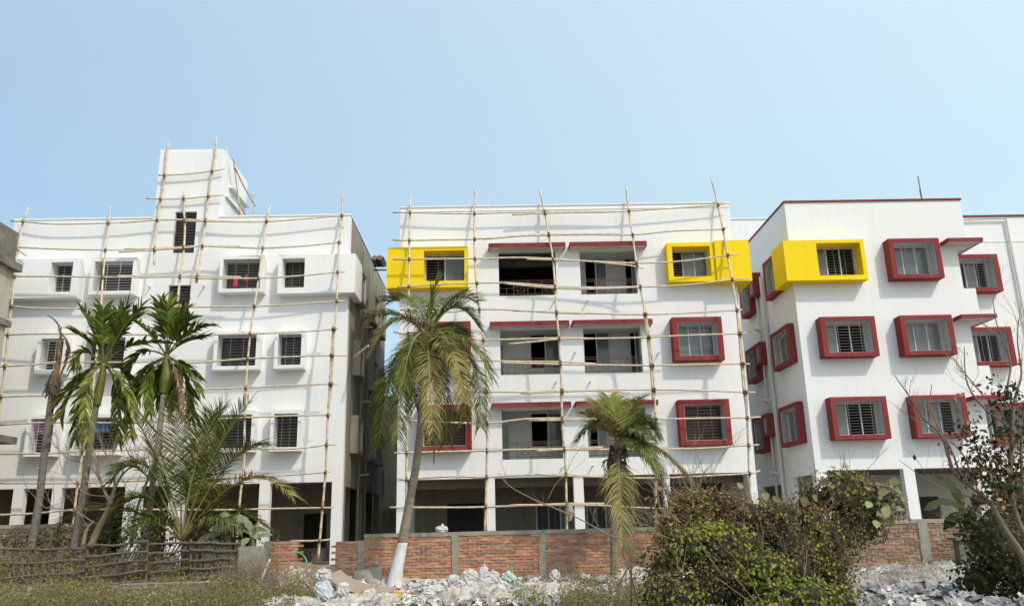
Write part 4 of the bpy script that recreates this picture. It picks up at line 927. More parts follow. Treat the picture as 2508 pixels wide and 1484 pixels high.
banana('dusty banana plant with broad torn leaves right of the young palm', 22.3, (560, 1345), [((545, 1270), (512, 1300), -.3), ((560, 1240), (538, 1262), .1), ((580, 1230), (600, 1290), -.2), ((600, 1260), (640, 1325), -.4), ((520, 1290), (480, 1330), .2), ((610, 1275), (655, 1300), .2)], .2, seed=1)
banana('small dusty banana plant against the concrete block', 22.0, (620, 1350), [((618, 1290), (596, 1262), 0), ((625, 1270), (632, 1290), -.2), ((640, 1300), (668, 1310), -.2), ((600, 1310), (580, 1345), -.3)], .15, seed=20)
banana('broad leaved banana plant in the shade under the bare tree', 17, (2385, 1330), [((2340, 1180), (2262, 1250), -.3), ((2330, 1150), (2290, 1165), .2), ((2390, 1160), (2405, 1240), -.2), ((2440, 1200), (2470, 1300), 0), ((2350, 1220), (2310, 1300), .2)], .2, 'vine_d', seed=30)

# ---------------- twigs and bare trees ----------------
def grow(mb, p, d, L, r, depth, rr, up=.1, spread=.6, tips=None, n=3, gnarl=.25):
    pts = [p]; seg = 4; q = p.copy(); dd = d.copy()
    for i in range(seg):
        dd = (dd + Vector((rr.uniform(-1, 1), rr.uniform(-1, 1), rr.uniform(-1, 1))) * gnarl * .5 + Vector((0, 0, up * .3))).normalized(); q = q + dd * L / seg; pts.append(q)
    mb.tube(pts, [r * (1 - .5 * i / seg) for i in range(seg + 1)], 5 if r > .012 else 3, cap=False)
    if tips is not None: tips += pts[1:]
    if depth <= 0: return
    for k in range(n):
        i = rr.choice([1, 2, 3, 4]); v = (dd + Vector((rr.uniform(-1, 1), rr.uniform(-1, 1), rr.uniform(-.6, 1))) * spread).normalized()
        grow(mb, pts[i], v, L * rr.uniform(.5, .8), r * .5, depth - 1, rr, up, spread, tips, n, gnarl)
def tree_poly(label, cat, name, base, Y, limbs, m, seed, twig=(.9, .010, 2), leaves=None, grp=None):
    T = thing(name, label, cat, tuple(P(*base, Y)), grp); rr = random.Random(seed); tb = MB(); tw = MB(); tips = []
    for li, (pl, r0, r1, nt_) in enumerate(limbs):
        pts = catmull([P(p[0], p[1], Y + (p[2] if len(p) > 2 else 0)) for p in pl], 4); n = len(pts)
        tb.tube(pts, [r0 + (r1 - r0) * i / (n - 1) for i in range(n)], 8 if r0 > .03 else 5)
        for k in range(nt_):
            i = rr.randrange(n // 4, n); d = (pts[min(i + 1, n - 1)] - pts[i - 1]).normalized()
            v = (d * .7 + Vector((rr.uniform(-1, 1), rr.uniform(-.6, .6), rr.uniform(-.2, 1)))).normalized()
            grow(tw, pts[i], v, twig[0] * rr.uniform(.5, 1), twig[1], twig[2], rr, tips=tips)
        tips += pts[n // 3:]
    tb.build('trunk', m, T, smooth=True)
    if tw.v: tw.build('twigs', 'twig' if m != 'tbark_d' else m, T)
    return T, tips
def leafset(mb, pts, n, size, spread, rr, hang=.3, fn=None):
    for _ in range(n):
        c = rr.choice(pts) if pts else None
        p = c + Vector((rr.gauss(0, spread), rr.gauss(0, spread), rr.gauss(0, spread)))
        if fn and not fn(p): continue
        leaf1(mb, p, size * rr.uniform(.6, 1.3), rr, hang)
def leaf1(mb, p, l, rr, hang=.3, wf=.55, nrm=None):
    d = Vector((rr.uniform(-1, 1), rr.uniform(-1, 1), rr.uniform(-1, 1) - hang)).normalized()
    if nrm is not None: d = (d - nrm * d.dot(nrm) * .75).normalized()
    s = d.cross(Vector((rr.uniform(-1, 1), rr.uniform(-1, 1), rr.uniform(-.3, 1)) if nrm is None else nrm * 1.0)).normalized()
    if nrm is not None: s = (s + nrm * rr.uniform(-.5, .5)).normalized()
    n = s.cross(d); w_ = l * wf * .5
    mid = p + d * l * .45 - n * l * .08
    mb.add((p, mid + s * w_, p + d * l, mid - s * w_), ((0, 1, 2), (0, 2, 3)))
q3 = lambda x, y: (.4598 * x, 801.8 + .4598 * y)
tree_poly('bare pale forked sapling between the two living areca palms', 'tree', 'bare_tree', (225, 1335), 23.2,
    [([q3(480, 1170), q3(520, 1080), q3(570, 980), q3(600, 890)], .11, .06, 2), ([q3(585, 930), q3(540, 830), q3(510, 700), q3(490, 640)], .045, .015, 6), ([q3(600, 900), q3(610, 820), q3(590, 720), q3(540, 640)], .045, .012, 6),
     ([q3(600, 890), q3(640, 800), q3(700, 740), q3(790, 690)], .04, .012, 6), ([q3(575, 970), q3(650, 940), q3(720, 860)], .03, .01, 5), ([q3(440, 1170), q3(460, 1080), q3(500, 1030)], .06, .03, 1), ([q3(590, 900), q3(450, 880), q3(330, 760)], .02, .008, 5),
     ([q3(500, 1040), q3(400, 980), q3(240, 960)], .02, .008, 5), ([q3(540, 830), q3(480, 740), q3(360, 700)], .02, .008, 5)], 'tbark', 11, (1.0, .010, 2))
tree_poly('thin leafless tree standing behind the dark areca palm', 'tree', 'bare_tree', (300, 1340), 24.5,
    [([q3(700, 1170), q3(720, 1000), q3(790, 800), q3(860, 620), q3(800, 520), q3(720, 430)], .05, .02, 7), ([q3(850, 650), q3(900, 760), q3(950, 600)], .03, .01, 5), ([q3(790, 800), q3(700, 700), q3(640, 560)], .02, .008, 5)], 'tbark', 12, (1.0, .009, 2))
q8 = lambda x, y, d=0: (1764 + .3783 * x, 922.9 + .3783 * y, d)
qr = lambda x, y, d=0: (1764 + .3783 * x, 441 + .3783 * y, d)
RT, tips = tree_poly('half bare tree with clumps of dark leaves in front of the finished block', 'tree', 'bare_tree', (2520, 1420), 14.0,
    [([q8(2010, 1260), q8(1930, 1110), q8(1840, 980), q8(1750, 820), q8(1640, 720), q8(1540, 650), q8(1480, 560)], .06, .022, 3), ([q8(1500, 590), q8(1450, 420), q8(1400, 340), q8(1310, 260), q8(1220, 120), q8(1130, -10)], .03, .008, 5),
     ([q8(1560, 650), q8(1500, 480), q8(1440, 380), q8(1360, 200), q8(1370, 50)], .02, .007, 4), ([q8(2050, 1150), q8(1950, 980), q8(1900, 820), q8(1880, 600), q8(1890, 380), q8(1900, 200), q8(1930, 60)], .05, .022, 4),
     ([q8(1890, 400), q8(1840, 300), q8(1740, 230), q8(1640, 120), q8(1590, 0), qr(1580, 1080)], .025, .008, 5), ([q8(1900, 200), q8(1860, 80), qr(1880, 1200), qr(1840, 1060), qr(1790, 930), qr(1765, 770)], .022, .007, 5),
     ([q8(1640, 720), q8(1600, 560), q8(1530, 450), q8(1420, 380), q8(1230, 250)], .018, .007, 4), ([q8(1920, 100), qr(1950, 1250), qr(1925, 1050), qr(1930, 900)], .02, .007, 3), ([qr(1700, 1390), qr(1600, 1270), qr(1500, 1140)], .016, .006, 3),
     ([q8(1990, 1000), q8(1960, 700), q8(1950, 420), q8(1990, 200)], .04, .015, 3), ([q8(1750, 820), q8(1400, 700), q8(1160, 540)], .012, .005, 2)], 'tbark_d', 13, (.55, .006, 2))
rr = random.Random(21); m = MB()
cl = [Vector(P(*q8(x, y)[:2], 14 + rr.uniform(-.4, .4))) for x, y in [(1620, 370), (1680, 430), (1700, 520), (1760, 560), (1740, 640), (1820, 520), (1900, 450), (1940, 560), (1860, 640), (1780, 700), (1920, 700), (1850, 380), (1830, 130), (1880, 90), (1940, 150), (1700, 640), (1660, 580), (1930, 300), (1600, 330), (1800, 90), (1880, 560), (1940, 800), (1950, 380)]]
for c in cl: leafset(m, [c], 30, .11, .12, rr, .8)
leafset(m, cl, 200, .10, .3, rr, .8)
m.build('leaves', 'vine_d', RT)
m = MB(); leafset(m, cl, 260, .11, .3, rr, .8); m.build('dry_leaves', 'brown', RT)
# long dry sticks of the bramble
BT, _ = tree_poly('tangle of long bare arching stems in front of the brick wall', 'bramble', 'bare_shrub', (1560, 1484), 13.0,
    [([q6(1010, 1483), q6(1000, 1100), q6(860, 1020), q6(640, 900), q6(400, 800), q6(230, 710), q6(150, 620)], .014, .005, 5), ([q6(900, 1483), q6(980, 1250), q6(1150, 1100), q6(1300, 1000), q6(1420, 880)], .016, .006, 4),
     ([q6(1060, 1483), q6(1000, 1250), q6(930, 1080), q6(900, 1000)], .014, .006, 3), ([q6(1140, 1483), q6(1120, 1250), q6(960, 1170), q6(880, 1100)], .012, .005, 3), ([q6(1300, 1483), q6(1450, 1300), q6(1700, 1100)], .02, .01, 2),
     ([q6(470, 800), q6(520, 700), q6(590, 620), q6(640, 520)], .006, .003, 2), ([q6(1500, 700), q6(1460, 560), q6(1410, 440)], .007, .003, 2), ([q6(1520, 680), q6(1580, 540), q6(1640, 460), q6(1740, 430)], .007, .003, 3),
     ([q6(1100, 1483), q6(1180, 1250), q6(1500, 1000), q6(1740, 940)], .012, .005, 2), ([q6(820, 1483), q6(900, 1350), q6(1050, 1300), q6(1250, 1400)], .01, .005, 2)], 'twig', 14, (.45, .004, 2))

# ---------------- bushes ----------------
def bush(name, label, cat, Y0, blobs, seed, size, dens, twigs=None, core=True, grp=None):
    c0 = P(blobs[0][0], 1484, Y0); T = thing(name, label, cat, (c0.x, Y0, gz(c0.x, Y0)), grp)
    rr = random.Random(seed); parts = {}
    cm = MB()
    for bi, (u, v, dy, ru, rv, mixs) in enumerate(blobs):
        Y = Y0 + dy; c = P(u, v, Y); k = Y / 2002 * 1.0; rx, rz = ru * k, rv * k; ry = (rx + rz) / 2 * .8
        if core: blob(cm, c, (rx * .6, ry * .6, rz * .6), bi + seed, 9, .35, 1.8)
        area = (rx * rz + rx * ry + ry * rz) * 4.2
        n = int(2.4 * dens * area / (size * size))
        for _ in range(n):
            d = Vector((rr.gauss(0, 1), rr.gauss(0, 1), rr.gauss(0, 1))).normalized()
            if d.y > .35 and rr.random() < .7: continue
            ns = noise.noise(d * 2.2 + Vector((bi * 1.7, seed, 0))) * .22 + noise.noise(d * 6 + Vector((bi, 0, seed))) * .16
            rad = (1 + ns * 1.3) * (.62 + .45 * rr.random() ** .6)
            p = c + Vector((d.x * rx, d.y * ry, d.z * rz)) * rad
            if p.z < -.05: continue
            nz = noise.noise(p * 1.6 + Vector((0, 0, seed))) * .9
            x = rr.random(); acc = 0; 
            mk = mixs[0][0]
            for kk, (mn, wt, bias) in enumerate(mixs):
                acc += max(0, wt + bias * nz)
                if x < acc: mk = mn; break
            else: mk = mixs[-1][0]
            pb = parts.setdefault(mk, MB())
            if mk == 'brown':
                for _2 in range(3): leaf1(pb, p + Vector((rr.gauss(0, .02), rr.gauss(0, .02), rr.gauss(0, .02))), size * .75 * rr.uniform(.5, 1.2), rr, 0, .6)
            else:
                leaf1(pb, p, size * (rr.uniform(.7, 1.35) if mk != 'broad' else rr.uniform(1.6, 2.8)), rr, .6, .7, Vector((d.x, d.y - .5, d.z + .4)).normalized())
    if core: cm.build('bush_core', 'core', T, smooth=True)  # added solid filler lumps, coloured dark for the bush's shaded inside
    nm = {'vine': 'green_leaves', 'vine_d': 'dark_leaves', 'brown': 'dry_seed_heads', 'broad': 'broad_leaves', 'weed': 'weed_leaves', 'weed_dry': 'dry_leaves'}
    for k_, pb in parts.items(): pb.build(nm[k_], k_, T)
    tb = MB()
    for _ in range(twigs or 0):
        u, v, dy, ru, rv, _m = rr.choice(blobs); c = P(u, v, Y0 + dy); a = rr.uniform(0, 6.28); k = Y0 / 2002
        d = Vector((math.cos(a), rr.uniform(-.8, .2), abs(math.sin(a)) + .2)).normalized(); grow(tb, c + Vector((d.x * ru * k, d.y * ru * k * .7, d.z * rv * k)) * .7, d, rr.uniform(.25, .5), .006, 1, rr)
    if tb.v: tb.build('twigs', 'twig', T)
    return T
G = [('vine', .62, 1.3), ('vine_d', .2, -.6), ('brown', .3, 0)]
Bn = [('brown', .72, .8), ('vine', .2, -.5), ('vine_d', .3, 0)]
Bd = [('vine_d', .5, .3), ('brown', .35, 0), ('vine', .2, 0)]
Dk = [('vine_d', .75, .3), ('brown', .25, 0)]  # dark leaf mix puts the shade of the vine bush's cavities into colour
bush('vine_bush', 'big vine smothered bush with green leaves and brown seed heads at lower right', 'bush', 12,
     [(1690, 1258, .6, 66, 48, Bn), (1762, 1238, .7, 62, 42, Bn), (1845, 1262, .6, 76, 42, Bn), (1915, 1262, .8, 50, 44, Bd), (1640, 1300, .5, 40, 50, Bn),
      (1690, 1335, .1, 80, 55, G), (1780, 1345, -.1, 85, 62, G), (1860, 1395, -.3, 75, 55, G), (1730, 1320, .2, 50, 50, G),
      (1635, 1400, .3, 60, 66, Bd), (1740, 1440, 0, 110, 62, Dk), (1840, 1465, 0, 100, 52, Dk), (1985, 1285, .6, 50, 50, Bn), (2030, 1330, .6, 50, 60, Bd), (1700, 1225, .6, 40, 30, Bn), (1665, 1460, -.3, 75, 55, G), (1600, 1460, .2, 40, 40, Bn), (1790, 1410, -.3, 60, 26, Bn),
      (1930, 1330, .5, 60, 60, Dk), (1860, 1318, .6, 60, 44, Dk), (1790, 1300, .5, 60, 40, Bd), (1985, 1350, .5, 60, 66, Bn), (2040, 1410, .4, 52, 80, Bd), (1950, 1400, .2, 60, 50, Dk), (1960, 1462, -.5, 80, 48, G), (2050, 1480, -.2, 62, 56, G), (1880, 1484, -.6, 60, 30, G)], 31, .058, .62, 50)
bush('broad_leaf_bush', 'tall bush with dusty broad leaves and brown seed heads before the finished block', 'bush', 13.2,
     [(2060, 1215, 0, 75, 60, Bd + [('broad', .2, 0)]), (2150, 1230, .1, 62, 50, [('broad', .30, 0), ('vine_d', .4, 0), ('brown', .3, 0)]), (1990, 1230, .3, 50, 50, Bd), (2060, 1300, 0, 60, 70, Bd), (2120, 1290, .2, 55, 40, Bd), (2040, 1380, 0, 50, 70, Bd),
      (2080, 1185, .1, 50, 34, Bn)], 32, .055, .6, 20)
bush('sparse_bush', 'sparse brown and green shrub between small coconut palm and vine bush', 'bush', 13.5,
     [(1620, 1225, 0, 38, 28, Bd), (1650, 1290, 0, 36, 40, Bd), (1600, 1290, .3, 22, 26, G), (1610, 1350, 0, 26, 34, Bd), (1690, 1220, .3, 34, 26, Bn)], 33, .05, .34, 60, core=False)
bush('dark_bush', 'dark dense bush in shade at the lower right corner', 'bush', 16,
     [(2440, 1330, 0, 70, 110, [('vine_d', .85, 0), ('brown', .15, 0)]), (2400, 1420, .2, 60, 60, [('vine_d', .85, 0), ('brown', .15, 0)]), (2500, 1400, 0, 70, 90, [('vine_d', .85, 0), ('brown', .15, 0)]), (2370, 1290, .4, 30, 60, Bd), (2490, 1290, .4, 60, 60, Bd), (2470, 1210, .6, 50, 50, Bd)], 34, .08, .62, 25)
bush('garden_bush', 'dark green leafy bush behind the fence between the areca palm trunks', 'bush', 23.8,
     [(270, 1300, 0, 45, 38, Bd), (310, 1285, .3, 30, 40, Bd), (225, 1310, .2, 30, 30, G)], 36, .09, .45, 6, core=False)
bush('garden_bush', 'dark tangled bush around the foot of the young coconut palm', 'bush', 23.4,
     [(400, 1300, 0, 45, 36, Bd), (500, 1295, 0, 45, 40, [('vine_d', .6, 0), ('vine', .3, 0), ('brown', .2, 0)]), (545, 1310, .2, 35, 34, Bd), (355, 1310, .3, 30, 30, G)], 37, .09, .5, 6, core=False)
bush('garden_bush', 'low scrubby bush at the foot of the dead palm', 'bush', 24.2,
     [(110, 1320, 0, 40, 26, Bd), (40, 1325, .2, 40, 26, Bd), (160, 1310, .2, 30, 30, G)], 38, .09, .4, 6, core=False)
# single broad leaves sticking out of the bushes
m = MB()
for i, (u, v, Y, s_) in enumerate([(2175, 1180, 13, .26), (2205, 1205, 13, .24), (2150, 1210, 12.8, .24), (2130, 1230, 12.8, .22), (2170, 1240, 12.9, .26), (2195, 1250, 12.8, .22), (2006, 1185, 12.9, .24), (1970, 1215, 12.6, .24), (2000, 1225, 12.5, .2), (1872, 1205, 12.6, .22), (1895, 1215, 12.4, .2), (1810, 1185, 12.2, .2), (2120, 1195, 12.8, .2), (2072, 1140, 12.9, .2), (1620, 1195, 13.2, .16), (1668, 1208, 13.2, .18), (2145, 1275, 12.8, .22)]):
    c = P(u, v, Y); r2 = random.Random(i); d = Vector((r2.uniform(-.7, .7), -.5, r2.uniform(-1, .4))).normalized(); s2 = d.cross(Vector((r2.uniform(-.4, .4), -1, .5))).normalized(); n_ = s2.cross(d)
    vs = []; 
    for t, w_ in ((0, .02), (.2, .26), (.45, .36), (.75, .24), (1, .0)):
        s_ = s_ if t else s_ * .8; b_ = c + d * s_ * t - n_ * s_ * .25 * t * t; vs += [b_ - s2 * s_ * w_ + n_ * .02, b_, b_ + s2 * s_ * w_ + n_ * .02]
    m.add(vs, [f for k in range(4) for f in ((k * 3, k * 3 + 1, k * 3 + 4, k * 3 + 3), (k * 3 + 1, k * 3 + 2, k * 3 + 5, k * 3 + 4))])
tb_ = [o for o in bpy.data.objects if o.name.startswith('broad_leaf_bush')][0]
m.build('large_leaves', 'broad', tb_, smooth=True)

# ---------------- weeds ----------------
def weeds(name, label, boxes, seed, mk='weed', hmax=.5, leafy=8, ls=.05, stalk='twig', kind='stuff', cat='weeds'):
    rr = random.Random(seed); st = MB(); lf = MB(); dl = MB()
    for (x0, x1, y0, y1, n, h) in boxes:
        for _ in range(n):
            x = rr.uniform(x0, x1); y = rr.uniform(y0, y1); z = gz(x, y) - .02; cl_ = noise.noise(Vector((x * 1.4, y * 1.4, seed))) + .5 * noise.noise(Vector((x * 4, y * 4, seed)))
            if cl_ < -.28: continue
            hh = h * rr.uniform(.3, 1.15) * (.8 + 1.1 * cl_)
            if rr.random() < .03: hh *= 1.7
            d = Vector((rr.uniform(-.35, .35), rr.uniform(-.35, .35), 1)).normalized(); p = Vector((x, y, z)); b = p + d * hh; wv = Vector((.004, 0, 0))
            st.add((p - wv, p + wv, b), ((0, 1, 2),))
            for k in range(leafy):
                t = rr.uniform(.15, 1); c = p.lerp(b, t) + Vector((rr.gauss(0, .03), rr.gauss(0, .03), 0))
                leaf1(lf if rr.random() < .66 + .9 * noise.noise(Vector((x * .8, y * .8, seed + 5))) else dl, c, ls * rr.uniform(.5, 1.4), rr, -.1, .5)
    lf.f_ = 0
    o = lf.build(name, mk); tag(o, label, cat, kind=kind)
    d_ = dl.build('dry_leaves', 'weed_dry', o, base=(0, 0, 0)); s_ = st.build('stalks', stalk, o, base=(0, 0, 0))
    return o
weeds('weeds', 'green and straw coloured weeds in the left foreground', [(-11.5, -4.2, 17.3, 20.0, 6500, .58), (-13.2, -6.5, 20.2, 21.3, 900, .22)], 41)
weeds('garden_undergrowth', 'tangled weeds growing behind and through the stick fence', [(-14, -6.2, 22.4, 24.5, 2600, .8)], 42, leafy=10, ls=.08)
weeds('dry_grass_tuft', 'straw coloured dry weed tuft beside the soil heap', [(-6.6, -5.2, 19.3, 21.3, 1100, .9)], 43, 'weed_dry', leafy=7, ls=.035, kind='stuff')
weeds('foreground_weeds', 'sparse dry weeds in front of the white rubble', [(1.2, 3.6, 15.5, 17.8, 800, .75), (.3, 2.0, 16.8, 18, 260, .5), (-2.6, .5, 17.2, 18.0, 140, .25), (1.2, 2.2, 19, 21, 160, .55)], 44, 'weed', leafy=12, ls=.045)
m = MB()
for i in range(26):
    rr = random.Random(i); c = P(257 + rr.uniform(-6, 6), 1463 + rr.uniform(-4, 4), 18.3); leaf1(m, c, .06, rr, 0, .9)
T = tag(m.build('red_flower', 'flower', base=tuple(P(257, 1463, 18.3))), 'small bright red flower among the foreground weeds', 'flower')

# ---------------- rubble, sacks, sheets ----------------
rr = random.Random(55); m = MB(); m2 = MB()
def chunk(mb, c, s_, rr):
    a = Vector((rr.uniform(-1, 1), rr.uniform(-1, 1), rr.uniform(-.5, .5))).normalized(); b = a.cross(Vector((rr.uniform(-1, 1), rr.uniform(-1, 1), 1))).normalized(); n_ = a.cross(b)
    mb.obox(c, a * s_ * rr.uniform(.5, 1.2), b * s_ * rr.uniform(.4, 1.), n_ * s_ * rr.uniform(.12, .6))
for _ in range(14000):
    x = rr.uniform(-6.2, 13.5); y = rr.uniform(13.5 if x > 6 else 16.8, 22.9)
    k = noise.noise(Vector((x * .7, y * .7, 9)))
    if rr.random() > .6 + k: continue
    s_ = .012 + .045 * rr.random() ** 3
    chunk(m if rr.random() < .7 else m2, Vector((x, y, gz(x, y) + s_ * .3)), s_, rr)
for _ in range(1500):
    x = rr.gauss(-4.95, .75); y = rr.gauss(21.9, .6); s_ = .02 + .075 * rr.random() ** 2; chunk(m if rr.random() < .85 else m2, Vector((x, min(y, 22.9), gz(x, min(y, 22.9)) + s_ * .3)), s_, rr)
o = tag(m.build('rubble', 'rubble'), 'scattered building rubble and chips along the wall foot', 'rubble', kind='stuff')
m2.build('white_fragments', 'lime', o, base=(0, 0, 0))
# lime powder patch
def patch(name, mk, c, sx, sy, h, seed, amp=.5, label=None, cat=None, kind=None, n=30, fold=.0, fs_=3., edge=.25, thick=0):
    vs = []; fs = []; sd = seed * 13.7
    for j in range(n + 1):
        for i in range(n + 1):
            u = i / n * 2 - 1; v = j / n * 2 - 1
            x = c[0] + u * sx * (1 + edge * noise.noise(Vector((v * 2, sd, 0)))) + .1 * sx * noise.noise(Vector((u * 3, v * 3, sd))); y = c[1] + v * sy * (1 + edge * noise.noise(Vector((u * 2, 0, sd)))) + .1 * sy * noise.noise(Vector((u * 3, v * 3, sd + 5)))
            e = max(0, 1 - max(abs(u), abs(v)) ** 3)
            f = 0; am = 1; sc_ = fs_
            for _k in range(4): f += am * (1 - 2 * abs(noise.noise(Vector((x * sc_, y * sc_, sd))))) ; am *= .5; sc_ *= 2.1
            z = gz(x, y) + h * e * (1 - .4 * (u * u + v * v)) + fold * f * (.15 + .85 * e) * .5 + .012
            vs.append((x + .5 * sx / n * noise.noise(Vector((i * 3.3, j * 2.7, sd))), y, z + fold * .28 * noise.noise(Vector((i * 1.7, j * 1.3, sd)))))
    for j in range(n):
        for i in range(n): k = j * (n + 1) + i; fs.append((k, k + 1, k + n + 2, k + n + 1))
    q = MB(); q.add(vs, fs); o = q.build(name, mk, base=(c[0], c[1], gz(*c)))
    return tag(o, label, cat, kind=kind)
patch('lime_powder', 'lime', (-2.3, 21.6), 1.1, .9, .05, 1, label='white lime powder spilt around the whitewashed palm foot', cat='powder', kind='stuff', fold=.04, fs_=4)
patch('plastic_sheet', 'plastic', (-.6, 18.7), .85, .55, .22, 2, label='crumpled pale plastic sheet at the bottom centre below the sack pile', cat='plastic sheet', fold=.2, fs_=5)
patch('plastic_sheet', 'plastic', (1.3, 18.9), 1.1, .7, .2, 3, label='crumpled white plastic sheet right of the sack pile, left of the dry weeds', cat='plastic sheet', fold=.2, fs_=5)
patch('plastic_sheet', 'plastic', (-2.9, 18.3), .9, .5, .15, 4, label='crumpled white plastic sheet in front of the curved board', cat='plastic sheet', fold=.17, fs_=5)
patch('plastic_sheet', 'plastic', (-4.6, 18.6), .8, .5, .12, 5, label='torn white plastic sheet below the soil heap beside the weeds', cat='plastic sheet', fold=.17, fs_=5)
patch('tarpaulin', 'plastic2', (9.6, 19.7), 1.6, .7, .16, 6, label='large crumpled grey tarpaulin heap at the lower right', cat='tarpaulin', fold=.26, fs_=2.6, n=100)
patch('tarpaulin', 'plastic', (8.0, 18.6), 1.1, .6, .14, 7, label='dirty white tarpaulin crumpled beside the vine bush', cat='tarpaulin', fold=.24, fs_=2.9, n=80)
patch('tarpaulin', 'plastic2', (10.6, 21.3), 1.5, .6, .1, 8, label='grey tarpaulin strip lying along the foot of the weathered wall', cat='tarpaulin', fold=.22, fs_=2.9, n=80)
patch('tarpaulin', 'plastic2', (10.6, 18.2), 1.1, .6, .15, 9, label='dark grey tarpaulin at the bottom right corner', cat='tarpaulin', fold=.24, fs_=2.9, n=70)
patch('plastic_sheet', 'sack2', (3.9, 21.6), 1.2, .8, .12, 10, label='dusty plastic sheet under the small coconut palm', cat='plastic sheet', fold=.2, fs_=5)
patch('soil_heap', 'soil', (-4.95, 22.0), 1.0, .9, .06, 11, label=None, cat=None, kind='structure', fold=.07, fs_=3.5)
def sack(u, v, Y, ru, rv, m, label, seed, tilt=0, open_=False, grp='sacks dumped before the brick wall'):
    c = P(u, v, Y); k = Y / 2002; rx, rz = ru * k, rv * k; ry = (rx + rz) / 2 * .8
    vs = []; fs = []; n = 16; kk = 24; ca, sa = math.cos(tilt), math.sin(tilt)
    for i in range(n + 1):
        th = math.pi * i / n
        for j in range(kk):
            ph = 2 * math.pi * j / kk; d = Vector((math.sin(th) * math.cos(ph), math.sin(th) * math.sin(ph), math.cos(th)))
            e = .72; q = Vector([math.copysign(abs(t) ** e, t) for t in d]) * .92
            f = 0.12 + .26 * noise.noise(d * 1.6 + Vector((seed * 2.3, 0, 0))) - .42 * abs(noise.noise(d * 2.8 + Vector((0, seed * 1.7, 0)))) + .06 * noise.noise(d * 8 + Vector((seed, 0, 0)))
            q = q * (1 + f)
            x, z = q.x * rx, q.z * rz; vs.append(c + Vector((x * ca - z * sa, q.y * ry, x * sa + z * ca)))
    for i in range(n):
        for j in range(kk): fs.append((i * kk + j, (i + 1) * kk + j, (i + 1) * kk + (j + 1) % kk, i * kk + (j + 1) % kk))
    mb = MB(); mb.add(vs, fs)
    o = mb.build('sack', m, base=(c.x, c.y, c.z - rz)); tag(o, label, 'sack', grp)
    tm = MB(); tp_ = c + Vector((-sa * rz * .85, 0, ca * rz * .85)); rr = random.Random(seed)   # tied or torn mouth
    ring_ = []
    for j in range(10):
        a = j / 10 * 6.283; ring_.append((tp_ + Vector((math.cos(a) * rx * .12, math.sin(a) * ry * .12, 0)), tp_ + Vector((math.cos(a) * rx * rr.uniform(.2, .45), math.sin(a) * ry * .35, rz * rr.uniform(.18, .4)))))
    vs = [p for pr in ring_ for p in pr]; tm.add(vs, [(2 * j, 2 * ((j + 1) % 10), 2 * ((j + 1) % 10) + 1, 2 * j + 1) for j in range(10)])
    tm.build('sack_mouth', m, o, base=(c.x, c.y, c.z - rz), smooth=False)
    return o
SK = [(792, 1410, 20.4, 20, 17, 'sack', 'plump white sack on the soil heap above the striped sack', 0), (792, 1450, 19.3, 20, 26, 'sackg', 'striped white and grey sack standing below the soil heap', .2), (841, 1444, 19.3, 15, 16, 'sack', 'small round white sack tucked under the curved board', -.3),
 (974, 1460, 18.8, 15, 9, 'sacky', 'yellow sack lying among white ones', 1.4), (946, 1468, 18.6, 24, 14, 'sack', 'white sack touching the left side of the yellow sack', .1), (1016, 1474, 18.3, 32, 13, 'sack', 'long white sack lying right of the yellow sack', .05),
 (1124, 1436, 19.6, 17, 14, 'sackg', 'grey striped oval sack in the middle of the sack pile', .6), (1063, 1446, 19.6, 20, 14, 'sack', 'leftmost white sack of the sack pile', 0), (1109, 1420, 20.6, 16, 12, 'sack', 'small white sack behind the grey striped oval sack', .3),
 (1151, 1416, 20.4, 20, 19, 'sack2', 'large crumpled dusty sack on top of the sack pile', .2), (1183, 1408, 20.4, 11, 22, 'sack', 'upright narrow white sack forming the peak of the pile', -.2), (1208, 1416, 20.4, 15, 17, 'sack2', 'dusty sack between the peak sack and teal lined sack', .1),
 (1245, 1420, 20.2, 18, 18, 'green_sack', 'torn open white sack with teal lining at the right of the pile', -.5), (1170, 1446, 19.3, 22, 13, 'sack', 'flat white sack below the large crumpled dusty sack', 0), (1216, 1447, 19.3, 22, 14, 'sack2', 'dusty sack below the teal lined sack', .2),
 (1285, 1440, 19.6, 26, 13, 'sack', 'white sack lying right of the pile toward the dry weeds', 0), (1360, 1412, 21.3, 14, 15, 'sack', 'lone white sack leaning near the second concrete post', .2), (1096, 1462, 18.8, 24, 12, 'sack2', 'brownish sack in front of the grey striped oval sack', .1),
 (880, 1470, 18.5, 26, 10, 'sack2', 'flattened dusty sack below the curved board', 0), (1330, 1455, 18.9, 24, 12, 'sack2', 'flattened dusty sack partly hidden by dry weeds', 0),
 (1132, 1444, 19.2, 16, 11, 'sack2', 'small dusty sack between the grey striped oval sack and flat white one', 0), (1080, 1436, 20.0, 17, 15, 'sack2', 'dusty sack between the leftmost white sack and the striped oval sack', .4), (1190, 1430, 19.9, 18, 14, 'sack', 'white sack wedged under the peak sack', .3),
 (1232, 1436, 19.8, 16, 12, 'sack', 'small white sack directly below the teal lined sack', -.4), (1262, 1452, 19.0, 20, 12, 'sack', 'white sack lowest at the right end of the pile', .2), (1048, 1458, 19.0, 18, 10, 'sack', 'low white sack in front of the leftmost white sack of the pile', 0), (1306, 1428, 20.3, 16, 11, 'sack2', 'dusty sack behind the white sack right of the pile', .2),
 (905, 1452, 19.2, 15, 9, 'sack', 'small white sack under the lower end of the curved board', .2), (1380, 1440, 19.8, 20, 12, 'sack', 'white sack among the dry weeds near the small coconut palm', 0)]
for i, (u, v, Y, a, b, mk, lb, tl) in enumerate(SK): sack(u, v, Y, a, b, mk, lb, i + 1, tl)
